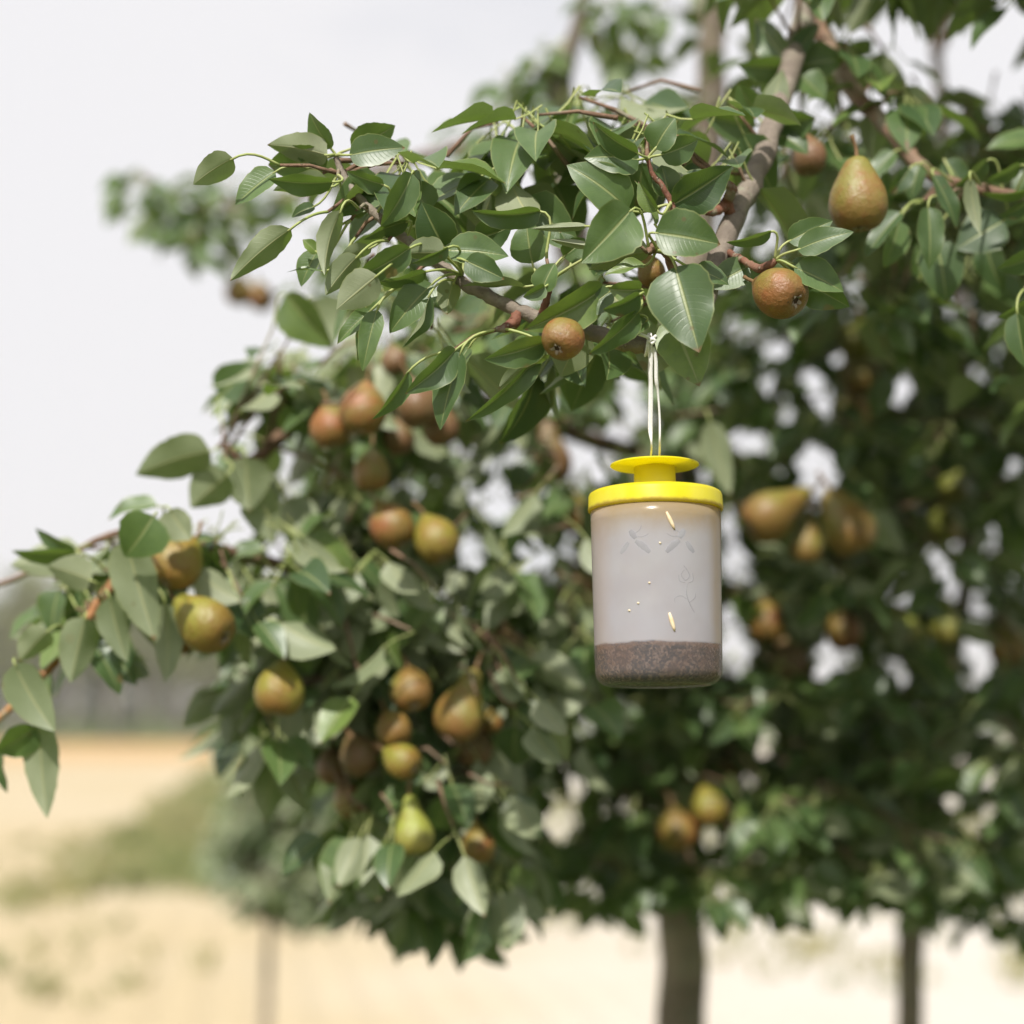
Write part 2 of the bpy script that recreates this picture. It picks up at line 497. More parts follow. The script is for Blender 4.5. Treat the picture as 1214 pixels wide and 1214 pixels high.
LEAF_SEED = [100]
def placed_leaf(parent, spur, b, t, w, roll=0, fold=18, bend=25, d=1.2, dt=0.0, curl=0.0, wave=0.02, label=None, petr=0.00085, tipk=0.96):
    """A leaf whose blade runs from photo point b to t; spur is the 3-D point its stalk springs from."""
    LEAF_SEED[0] += 1
    B, T = P(b[0], b[1], d), P(t[0], t[1], d + dt)
    L = (T - B).length
    Wd = w / FPX * d
    R = leaf_frame(B, T, roll)
    rr = random.Random(LEAF_SEED[0] * 7)
    V, F, UV = leaf_arrays(L, Wd, fold + rr.uniform(-5, 9), bend + rr.uniform(-12, 25), curl, wave + rr.uniform(-0.01, 0.035), 16, 8, LEAF_SEED[0], tipk)
    verts = [R @ Vector(q) for q in V]
    faces = list(F); uvs = list(UV); mi = [0] * len(F)
    ax = R @ Vector((0, 1, 0))
    if spur is not None:
        S0 = spur - B
        if S0.length > 0.034:                      # springs from the nearest wood instead
            q = min(WOOD, key=lambda p: (p - B).length_squared)
            if (q - B).length < S0.length: S0 = q - B
        E = S0.copy()
        if S0.length > 0.036: S0 = S0 * (0.034 / S0.length)
        ln = S0.length
        path = []
        c1 = -ax * ln * 0.45
        c0 = S0 * 0.72 + Vector((0, 0, 0.003))
        for i in range(8):
            q = i / 7
            path.append(S0 * (1 - q) ** 3 + c0 * 3 * q * (1 - q) ** 2 + c1 * 3 * q * q * (1 - q) + ax * 0.002 * q ** 3)
        tubes = [(tube(path, [petr * (1.35 - 0.35 * i / 7) for i in range(8)], 6), 1)]
        if (E - S0).length > 0.003:                # a thin shoot carries it
            tubes.append((tube([E, (E + S0) / 2 + Vector((0, 0, 0.003)), S0], [0.0016, 0.0014, 0.0012], 6), 2))
        for (tv, tf), mm in tubes:
            b0 = len(verts)
            verts += tv; faces += [tuple(i + b0 for i in q) for q in tf]
            uvs += [(0.5, 0.0)] * len(tv); mi += [mm] * len(tf)
    o = mesh_obj("leaf", verts, faces, [M_LEAF, M_PETIOLE, M_BARK], parent, mi, True, uvs, loc=B)
    if label: o['label'] = label
    return o

WOOD = []
# ------------------------------------------------------------------ the trees: boughs
def bough(name, parent, pts, radii, mat, seg=9, n=5, loc0=None):
    path = spline([P(*q) if len(q) == 3 else Vector(q[:3]) for q in pts], n)
    m = len(path)
    rr = []
    for i in range(m):
        t = i / (m - 1) * (len(radii) - 1)
        a = min(int(t), len(radii) - 2)
        rr.append(radii[a] + (radii[a + 1] - radii[a]) * (t - a))
    for i in range(1, m - 1):
        path[i] = path[i] + Vector((random.uniform(-1, 1), random.uniform(-1, 1), random.uniform(-1, 1))) * rr[i] * 0.16
    WOOD.extend(path)
    v, f = tube(path, rr, seg, True, 0.09)
    o = mesh_obj(name, v, f, mat, parent)
    if loc0 is not None:
        o.matrix_parent_inverse = Matrix.Translation(-loc0)
    return o, path

def ground_pt(px, d):
    p = P(px, 855, d); return (p.x, p.y, 0.0)

gA = Vector(ground_pt(808, 2.75))
treeA = empty("pear_tree", gA, "nearest pear tree with leafy boughs across the middle, holding the yellow lidded trap", "tree")
def A_bough(pts, radii, mat, seg=9, name="branch", n=5):
    return bough(name, treeA, pts, radii, mat, seg, n, gA)

_, trunkA = bough(
    "trunk", treeA, [tuple(gA) + (0,), (806, 1500, 2.74), (812, 1250, 2.72), (806, 1000, 2.70), (812, 760, 2.68), (808, 560, 2.66), (826, 330, 2.64), (842, 100, 2.62), (850, -120, 2.6), (860, -330, 2.58)],
    [0.050, 0.044, 0.040, 0.037, 0.034, 0.031, 0.027, 0.022, 0.016, 0.008], M_TRUNK, 12, 5, gA)
front, _ = A_bough([(850, -60, 2.6), (895, -130, 2.3), (950, -110, 1.95), (955, 0, 1.62), (925, 120, 1.43), (895, 208, 1.33), (870, 262, 1.29), (850, 312, 1.26), (826, 378, 1.23), (797, 407, 1.205), (768, 409, 1.2),
                    (735, 404, 1.2), (700, 394, 1.2), (655, 382, 1.205), (615, 368, 1.21), (580, 352, 1.21), (553, 338, 1.212), (522, 314, 1.217), (482, 284, 1.222), (446, 255, 1.228), (425, 235, 1.232), (406, 206, 1.238), (398, 186, 1.24)],
                   [0.015, 0.014, 0.0125, 0.0105, 0.0092, 0.0086, 0.0084, 0.0082, 0.0078, 0.0072, 0.0066, 0.0062, 0.0058, 0.0055, 0.0052, 0.0048, 0.0044, 0.0038, 0.0036, 0.0033, 0.0031, 0.0028, 0.002], M_LIMB, 12)
front['label'] = "slender bare fruiting branch that the trap hangs from"
spurC, _ = A_bough([(802, 398, 1.21), (806, 350, 1.208), (795, 310, 1.203), (790, 285, 1.2), (797, 248, 1.2), (786, 222, 1.2), (774, 207, 1.2), (768, 190, 1.2)], [0.0042, 0.0036, 0.0036, 0.0030, 0.0024, 0.0020, 0.0018, 0.0015], M_SPUR, 8)
spurK, _ = A_bough([(797, 306, 1.2), (788, 296, 1.195), (776, 294, 1.192), (768, 300, 1.19)], [0.0036, 0.0046, 0.0046, 0.002], M_SPUR, 8)
spurS, _ = A_bough([(615, 369, 1.21), (611, 380, 1.206), (600, 388, 1.203), (588, 391, 1.2)], [0.0040, 0.0044, 0.0038, 0.0018], M_SPUR, 8)
spurP, _ = A_bough([(858, 296, 1.268), (868, 302, 1.255), (882, 309, 1.23), (895, 317, 1.215), (908, 317, 1.205), (920, 309, 1.2)], [0.004, 0.0026, 0.0026, 0.0030, 0.0036, 0.0024], M_SPUR, 8)
spurT, _ = A_bough([(868, 262, 1.29), (862, 240, 1.28), (868, 225, 1.27), (858, 214, 1.265)], [0.0045, 0.0042, 0.004, 0.0028], M_SPUR, 8)
spurR, _ = A_bough([(862, 242, 1.28), (848, 250, 1.275), (838, 251, 1.27)], [0.0042, 0.0042, 0.003], M_SPUR, 8)
spurM, _ = A_bough([(742, 404, 1.2), (748, 380, 1.19), (752, 360, 1.185), (764, 352, 1.18)], [0.0045, 0.0048, 0.0044, 0.002], M_SPUR, 8)
spurU, _ = A_bough([(640, 377, 1.207), (646, 362, 1.203), (650, 346, 1.2), (652, 335, 1.2)], [0.0030, 0.0028, 0.0024, 0.0016], M_SPUR, 8)
A_bough([(806, 820, 2.69), (690, 770, 2.3), (560, 740, 2.0), (430, 700, 1.75), (330, 670, 1.64), (250, 650, 1.56), (188, 646, 1.52)], [0.013, 0.011, 0.009, 0.0075, 0.006, 0.0052, 0.0048], M_BARK)
spray, _ = A_bough([(212, 648, 1.540), (190, 645, 1.520), (150, 672, 1.500), (123, 706, 1.490), (98, 742, 1.485), (55, 795, 1.480), (5, 845, 1.470), (-45, 890, 1.460)],
                   [0.0048, 0.0049, 0.0048, 0.0046, 0.0044, 0.0042, 0.0036, 0.0028], M_REDTWIG)
spray['label'] = "reddish outer branch reaching past the left edge"
thin, _ = A_bough([(190, 645, 1.520), (140, 632, 1.550), (70, 662, 1.580), (0, 692, 1.600), (-60, 710, 1.620)], [0.004, 0.0034, 0.003, 0.0026, 0.002], M_BARK)
midb, _ = A_bough([(808, 560, 2.66), (700, 520, 2.3), (580, 480, 2.05), (470, 455, 1.9), (400, 475, 1.82), (355, 500, 1.75), (322, 528, 1.70), (292, 548, 1.66), (265, 528, 1.62)],
                  [0.015, 0.013, 0.011, 0.009, 0.008, 0.0075, 0.0068, 0.006, 0.004], M_BARK)
lowb, _ = A_bough([(808, 930, 2.7), (700, 900, 2.3), (590, 870, 2.05), (480, 850, 1.85), (380, 830, 1.75), (300, 800, 1.68)], [0.013, 0.011, 0.009, 0.007, 0.0055, 0.003], M_BARK)
lead, _ = A_bough([(814, 420, 2.66), (745, 380, 2.66), (690, 320, 2.64), (668, 250, 2.62), (660, 170, 2.6), (668, 90, 2.58), (690, 10, 2.56), (700, -80, 2.54)], [0.026, 0.030, 0.031, 0.030, 0.024, 0.016, 0.010, 0.006], M_LIMB, 12)
lead['label'] = "thick sunlit bare limb, far out of focus"
hi, _ = A_bough([(660, 190, 2.61), (580, 170, 2.75), (450, 200, 2.85), (360, 230, 2.9), (270, 245, 2.9), (215, 235, 2.9), (165, 205, 2.9)], [0.012, 0.0105, 0.009, 0.008, 0.0065, 0.005, 0.003], M_BARK)

# ------------------------------------------------------------------ the sharp leaves, one by one
s_top = P(402, 206, 1.23); s_brn = P(437, 247, 1.225); s_twig = P(548, 326, 1.21); s_sp = P(600, 390, 1.2)
s_c = P(779, 297, 1.19); s_up = P(795, 243, 1.195); s_m = P(760, 352, 1.18); s_p = P(919, 309, 1.2); s_u = P(651, 338, 1.2); s_l = P(495, 290, 1.22)
LEAVES = [
    # parent, spur, base, tip, width, dict
    (front, s_top, (276, 188), (229, 219), 34, dict(roll=160, d=1.2, fold=15)),
    (front, s_top, (326, 204), (279, 243), 36, dict(roll=40, d=1.22, fold=12)),
    (front, s_top, (394, 216), (318, 212), 30, dict(roll=-35, d=1.19, fold=25)),
    (front, s_top, (392, 222), (324, 226), 34, dict(roll=140, d=1.21, fold=15)),
    (front, s_top, (412, 232), (447, 236), 42, dict(roll=20, d=1.24, fold=10)),
    (front, s_top, (455, 219), (411, 203), 24, dict(roll=-30, d=1.2, fold=20)),
    (front, s_top, (404, 250), (385, 326), 30, dict(roll=155, d=1.18, fold=30, bend=45)),
    (front, s_top, (344, 272), (273, 333), 33, dict(roll=165, d=1.2, fold=22, bend=50)),
    (front, s_top, (373, 245), (346, 258), 15, dict(roll=30, d=1.23)),
    (front, s_brn, (488, 206), (451, 269), 36, dict(roll=-25, d=1.19, fold=22)),
    (front, s_twig, (526, 292), (500, 240), 46, dict(roll=-10, d=1.2, fold=20, dt=-0.012)),
    (front, s_twig, (506, 250), (484, 214), 36, dict(roll=25, d=1.235)),
    (front, s_brn, (484, 262), (431, 284), 26, dict(roll=-50, d=1.21, bend=-35)),
    (front, s_l, (486, 294), (412, 335), 34, dict(roll=-25, d=1.185, fold=18, bend=25)),
    (front, s_brn, (424, 304), (386, 350), 28, dict(roll=165, d=1.19, fold=18)),
    (front, s_brn, (440, 294), (398, 312), 20, dict(roll=150, d=1.21)),
    (front, s_l, (447, 327), (399, 367), 40, dict(roll=175, d=1.175, fold=10, bend=15)),
    (front, s_twig, (526, 302), (478, 302), 34, dict(roll=150, d=1.19, fold=30)),
    (front, s_twig, (531, 293), (488, 312), 22, dict(roll=-40, d=1.178, fold=38)),
    (front, s_twig, (505, 322), (446, 335), 28, dict(roll=-58, d=1.19, fold=15)),
    (front, s_twig, (512, 337), (462, 395), 40, dict(roll=15, d=1.2, fold=18)),
    (front, s_twig, (509, 350), (477, 412), 24, dict(roll=-60, d=1.185, fold=35)),
    (front, s_l, (440, 368), (400, 408), 22, dict(roll=30, d=1.2)),
    (front, s_l, (447, 368), (430, 440), 27, dict(roll=15, d=1.19, fold=20)),
    (front, s_l, (432, 370), (424, 428), 18, dict(roll=-20, d=1.22)),
    (spurS, s_sp, (540, 415), (480, 467), 38, dict(roll=-25, d=1.19, dt=-0.015, fold=22, bend=20)),
    (spurS, s_sp, (484, 441), (441, 497), 24, dict(roll=-40, d=1.2, fold=30)),
    (spurS, s_sp, (546, 418), (522, 510), 40, dict(roll=30, d=1.19, fold=25)),
    (spurS, s_sp, (556, 412), (535, 462), 34, dict(roll=50, d=1.215)),
    (front, s_twig, (538, 334), (530, 373), 32, dict(roll=150, d=1.21)),
    (front, s_top, (376, 300), (359, 284), 16, dict(roll=20, d=1.23)),
    (front, s_top, (376, 298), (357, 340), 26, dict(roll=30, d=1.24)),
    (front, s_top, (384, 322), (339, 323), 8, dict(roll=75, d=1.22)),
    (front, s_twig, (640, 250), (559, 250), 36, dict(roll=-35, d=1.2, fold=35, bend=45)),
    (front, s_twig, (564, 283), (607, 268), 36, dict(roll=15, d=1.215, fold=12)),
    (front, s_twig, (531, 297), (603, 304), 40, dict(roll=-30, d=1.19, fold=25, bend=35)),
    (front, s_twig, (552, 309), (598, 331), 32, dict(roll=-10, d=1.178, fold=15)),
    (spurU, s_u, (631, 312), (624, 262), 42, dict(roll=-10, d=1.215, fold=20)),
    (spurU, s_u, (623, 340), (546, 340), 20, dict(roll=120, d=1.2, fold=25)),
    (spurU, s_u, (646, 340), (620, 352), 20, dict(roll=-20, d=1.185, fold=35)),
    (spurU, s_u, (642, 345), (658, 312), 32, dict(roll=-20, d=1.19, fold=25)),
    (spurU, s_u, (716, 341), (621, 391), 47, dict(roll=-24, d=1.190, dt=-0.010, fold=18, bend=20, label="broad bright green leaf with pale midrib over the small pear")),
    (spurC, s_up, (748, 249), (689, 312), 66, dict(roll=-12, d=1.17, dt=-0.016, fold=12, bend=20, label="broad flat sunlit leaf beside the upper spur")),
    (spurC, s_up, (744, 248), (672, 196), 56, dict(roll=20, d=1.19, fold=14, label="glossy dark leaf with a white sheen")),
    (spurU, s_u, (696, 268), (630, 271), 15, dict(roll=180, d=1.185, fold=70, curl=0.3, label="pale rolled-up leaf")),
    (spurU, s_u, (700, 292), (652, 284), 14, dict(roll=180, d=1.19, fold=70, curl=0.3, label="short rolled-up leaf")),
    (spurU, s_u, (668, 304), (694, 283), 28, dict(roll=10, d=1.21)),
    (spurU, s_u, (676, 302), (664, 275), 22, dict(roll=40, d=1.22)),
    (front, s_m, (645, 406), (574, 426), 36, dict(roll=-25, d=1.178, dt=-0.012, fold=14, bend=20)),
    (front, s_m, (652, 419), (591, 461), 27, dict(roll=140, d=1.18, fold=22)),
    (spurS, s_sp, (640, 418), (551, 500), 30, dict(roll=-40, d=1.19, fold=28)),
    (front, s_m, (690, 392), (665, 447), 56, dict(roll=165, d=1.23, fold=8)),
    (spurM, s_m, (724, 345), (682, 379), 28, dict(roll=10, d=1.19)),
    (spurM, s_m, (757, 370), (698, 420), 30, dict(roll=-35, d=1.17, fold=25)),
    (spurM, s_m, (760, 343), (722, 342), 32, dict(roll=-20, d=1.175, fold=28, bend=40)),
    (spurM, s_m, (758, 349), (715, 367), 30, dict(roll=-40, d=1.165, fold=25, bend=35)),
    (spurK, s_c, (777, 276), (854, 290), 62, dict(roll=-18, d=1.165, fold=16, bend=22, label="broad upturned leaf with the tip to the limb")),
    (spurK, s_c, (801, 317), (829, 418), 80, dict(roll=4, d=1.165, dt=-0.022, fold=14, bend=14, label="largest leaf, half in shade, right above the string")),
    (spurK, s_c, (797, 378), (829, 458), 64, dict(roll=-6, d=1.195, dt=-0.020, fold=14, bend=14, label="shiny leaf behind the largest leaf")),
    (spurC, s_up, (777, 268), (752, 214), 16, dict(roll=60, d=1.18, fold=35)),
    (spurC, s_up, (779, 250), (757, 215), 22, dict(roll=-30, d=1.175, fold=35)),
    (spurC, s_up, (793, 232), (784, 196), 36, dict(roll=10, d=1.21)),
    (spurC, s_up, (797, 243), (868, 197), 56, dict(roll=20, d=1.2, fold=22)),
    (spurC, s_up, (800, 240), (850, 205), 40, dict(roll=-40, d=1.22, fold=22)),
    (front, s_c, (823, 320), (864, 338), 28, dict(roll=-40, d=1.18, fold=20)),
    (spurP, s_p, (887, 316), (840, 342), 36, dict(roll=20, d=1.235, fold=12)),
    (spurP, s_p, (914, 274), (861, 287), 20, dict(roll=-48, d=1.19, fold=18, bend=30)),
    (spurK, s_c, (768, 380), (746, 399), 22, dict(roll=30, d=1.19)),
    (front, s_m, (782, 406), (768, 446), 50, dict(roll=155, d=1.24, fold=8)),
    (spurK, s_c, (765, 315), (716, 327), 20, dict(roll=50, d=1.2)),
    (spurK, s_c, (770, 298), (698, 320), 44, dict(roll=140, d=1.215)),
    (spurP, s_p, (935, 286), (987, 262), 30, dict(roll=-15, d=1.2, fold=22)),
    (spurP, s_p, (946, 296), (1012, 275), 30, dict(roll=-25, d=1.19, fold=14, dt=-0.008)),
    (spurP, s_p, (942, 317), (1000, 346), 38, dict(roll=-28, d=1.195, fold=16, label="bright green leaf at the shoulder of the front pear")),
    (spurP, s_p, (944, 326), (1007, 364), 42, dict(roll=12, d=1.215, fold=15)),
    (spurP, s_p, (938, 312), (968, 322), 16, dict(roll=-30, d=1.21)),
]
rl = random.Random(11)
for par, sp_, (x, y, d), k in [(front, s_top, (398, 186, 1.24), 7), (spurC, s_up, (768, 190, 1.2), 6), (front, s_up, (905, 150, 1.40), 6), (front, s_up, (938, 80, 1.5), 6)]:
    for i in range(k):
        a = 6.28 * i / k + rl.uniform(-.4, .4)
        q0, q1 = rl.uniform(10, 22), rl.uniform(62, 84)
        ex, ey = math.cos(a), math.sin(a) * 0.75 - 0.1
        if y + ey * q1 > 206: continue
        LEAVES.append((par, P(x, y, d), (x + ex * q0, y + ey * q0), (x + ex * q1, y + ey * q1), rl.uniform(30, 44), dict(roll=rl.choice([-40, -20, 20, 160]), d=d + rl.uniform(-.02, .02), dt=rl.uniform(-.02, .02))))
for par, sp_, b, t, w, kw in LEAVES:
    placed_leaf(par, sp_, b, t, w * (1.16 if w < 50 else 1.04), **kw)
# right-hand leaves a little behind the focus
rb, _ = A_bough([(955, 0, 1.62), (1000, 90, 1.55), (1060, 160, 1.48), (1100, 205, 1.45), (1160, 225, 1.42), (1230, 240, 1.40), (1290, 300, 1.40)], [0.010, 0.008, 0.007, 0.006, 0.005, 0.004, 0.003], M_BARK)
s_r1, s_r2, s_r3, s_r4 = P(1080, 190, 1.47), P(1130, 212, 1.44), P(1190, 232, 1.41), P(1240, 262, 1.40)
for sp_, b, t, w, kw in [
    (s_r1, (1068, 252), (1025, 307), 34, dict(roll=40, d=1.38)), (s_r1, (1066, 262), (1048, 318), 38, dict(roll=-30, d=1.40)),
    (s_r2, (1100, 246), (1101, 320), 38, dict(roll=-20, d=1.36, fold=25)), (s_r2, (1106, 208), (1134, 272), 28, dict(roll=-40, d=1.38)),
    (s_r3, (1150, 212), (1162, 278), 21, dict(roll=165, d=1.35)), (s_r3, (1190, 262), (1133, 296), 58, dict(roll=15, d=1.42, fold=6)),
    (s_r2, (1110, 286), (1122, 359), 58, dict(roll=-15, d=1.43, fold=6)), (s_r4, (1222, 224), (1163, 228), 22, dict(roll=-55, d=1.36)),
    (s_r4, (1220, 238), (1184, 256), 26, dict(roll=-40, d=1.37)), (s_r4, (1232, 300), (1182, 319), 36, dict(roll=-30, d=1.33)),
    (s_r4, (1230, 352), (1182, 377), 26, dict(roll=-45, d=1.33)), (s_r4, (1206, 372), (1217, 437), 36, dict(roll=20, d=1.32, fold=35)),
    (s_r1, (1078, 200), (1052, 232), 26, dict(roll=-20, d=1.40)), (s_r1, (1090, 196), (1080, 240), 30, dict(roll=20, d=1.43)),
    (s_r2, (1120, 190), (1150, 236), 34, dict(roll=-25, d=1.45)), (s_r3, (1170, 190), (1130, 222), 30, dict(roll=-50, d=1.40)),
    (s_r4, (1210, 196), (1170, 214), 28, dict(roll=-50, d=1.38)), (s_r1, (1060, 180), (1030, 214), 28, dict(roll=30, d=1.46)),
    (s_r2, (1090, 330), (1096, 280), 40, dict(roll=30, d=1.5)), (s_r3, (1170, 290), (1190, 345), 44, dict(roll=30, d=1.5)),
]:
    placed_leaf(rb, sp_, b, t, w, **kw)
# the outer spray on the left
s1, s2, s3, s4, s5 = P(118, 712, 1.485), P(95, 745, 1.480), P(48, 800, 1.475), P(200, 648, 1.520), P(255, 640, 1.550)
s6 = P(290, 545, 1.750)
for par, sp_, b, t, w, kw in [
    (thin, s1, (90, 655), (14, 653), 26, dict(roll=-50, d=1.460)), (thin, s1, (90, 652), (42, 626), 18, dict(roll=-40, d=1.480)),
    (thin, s1, (108, 688), (56, 671), 34, dict(roll=160, d=1.440)), (spray, s1, (150, 640), (184, 759), 46, dict(roll=170, d=1.430, fold=20, bend=35)),
    (spray, s4, (182, 612), (148, 660), 48, dict(roll=-10, d=1.420, fold=8)), (spray, s4, (186, 600), (128, 617), 30, dict(roll=60, d=1.500)),
    (spray, s4, (202, 604), (226, 640), 38, dict(roll=155, d=1.460)), (spray, s2, (101, 733), (84, 810), 40, dict(roll=170, d=1.440, fold=18)),
    (spray, s1, (130, 708), (151, 785), 32, dict(roll=155, d=1.450)), (spray, s1, (114, 768), (142, 824), 26, dict(roll=-20, d=1.470)),
    (spray, s4, (196, 716), (196, 810), 32, dict(roll=205, d=1.480)), (spray, s3, (57, 748), (23, 784), 32, dict(roll=155, d=1.440)),
    (spray, s3, (18, 788), (65, 867), 42, dict(roll=160, d=1.420, fold=22, bend=30)), (spray, s3, (46, 858), (56, 970), 34, dict(roll=175, d=1.430, fold=15)),
    (spray, s3, (42, 862), (-4, 893), 36, dict(roll=-30, d=1.430)), (spray, s3, (-2, 888), (9, 940), 18, dict(roll=40, d=1.460)),
    (spray, s5, (236, 678), (286, 713), 34, dict(roll=150, d=1.500)), (spray, s5, (312, 652), (266, 670), 34, dict(roll=60, d=1.580)),
    (spray, s5, (234, 648), (268, 676), 28, dict(roll=50, d=1.540)), (spray, s5, (284, 712), (302, 757), 38, dict(roll=-20, d=1.520)),
    (midb, s6, (249, 535), (161, 563), 44, dict(roll=158, d=1.540, fold=10)), (midb, s6, (270, 563), (226, 602), 42, dict(roll=165, d=1.560)),
    (midb, s6, (292, 543), (296, 606), 46, dict(roll=165, d=1.580)), (midb, s6, (310, 578), (324, 644), 40, dict(roll=155, d=1.600)),
    (midb, s6, (262, 470), (300, 430), 40, dict(roll=-20, d=1.650)), (midb, s6, (276, 500), (290, 455), 34, dict(roll=40, d=1.700)),
    (spray, s1, (70, 700), (62, 750), 34, dict(roll=40, d=1.520)), (spray, s1, (88, 690), (78, 738), 30, dict(roll=-40, d=1.530)),
    (spray, s2, (96, 700), (110, 742), 34, dict(roll=50, d=1.530)), (spray, s2, (112, 690), (130, 650), 30, dict(roll=30, d=1.530)),
    (spray, s4, (180, 660), (160, 735), 34, dict(roll=50, d=1.510)), (spray, s4, (222, 690), (180, 740), 34, dict(roll=40, d=1.530)),
    (spray, s4, (170, 690), (186, 770), 34, dict(roll=60, d=1.530)), (spray, s3, (60, 800), (64, 850), 26, dict(roll=50, d=1.500)),
    (midb, s6, (340, 350), (396, 412), 46, dict(roll=30, d=1.600)), (midb, s6, (372, 355), (395, 408), 54, dict(roll=170, d=1.620)),
    (spray, s5, (300, 690), (330, 720), 34, dict(roll=150, d=1.560)), (spray, s5, (270, 720), (262, 770), 30, dict(roll=210, d=1.600)),
]:
    placed_leaf(par, sp_, b, t, w * 1.36, **kw)

# ------------------------------------------------------------------ the leaves behind, scattered in clusters through the crowns
NVAR = 8
VAR = []
for i in range(NVAR):
    r = random.Random(i + 3)
    V, F, UV = leaf_arrays(1.0, r.uniform(0.56, 0.72), r.uniform(8, 28), r.uniform(5, 55), 0.0, 0.03, 7, 4, i)
    tv, tf = tube([Vector((0, -0.55, 0.10)), Vector((0, -0.25, 0.02)), Vector((0, 0.02, 0))], 0.016, 3, False)
    b0 = len(V)
    VAR.append((np.array([tuple(q) for q in V] + [tuple(q) for q in tv]), [tuple(f) for f in F] + [tuple(k + b0 for k in f) for f in tf],
                np.array(UV + [(0.5, 0.0)] * len(tv)), [0] * len(F) + [1] * len(tf)))
VMESH = []
for i, (V, F, UV, MI) in enumerate(VAR):
    me = bpy.data.meshes.new("leaf_blade")
    me.from_pydata([tuple(q) for q in V], [], F)
    me.materials.append(M_LEAF); me.materials.append(M_PETIOLE)
    me.polygons.foreach_set('material_index', np.array(MI, dtype=np.int32))
    me.polygons.foreach_set('use_smooth', np.ones(len(F), dtype=bool))
    uvl = me.uv_layers.new(name="UVMap")
    li = np.empty(len(me.loops), dtype=np.int32); me.loops.foreach_get('vertex_index', li)
    uvl.data.foreach_set('uv', UV.astype(np.float32)[li].ravel())
    VMESH.append(me)

def inside(poly, x, y):
    c = False
    j = len(poly) - 1
    for i in range(len(poly)):
        xi, yi = poly[i]; xj, yj = poly[j]
        if (yi > y) != (yj > y) and x < (xj - xi) * (y - yi) / (yj - yi) + xi:
            c = not c
        j = i
    return c

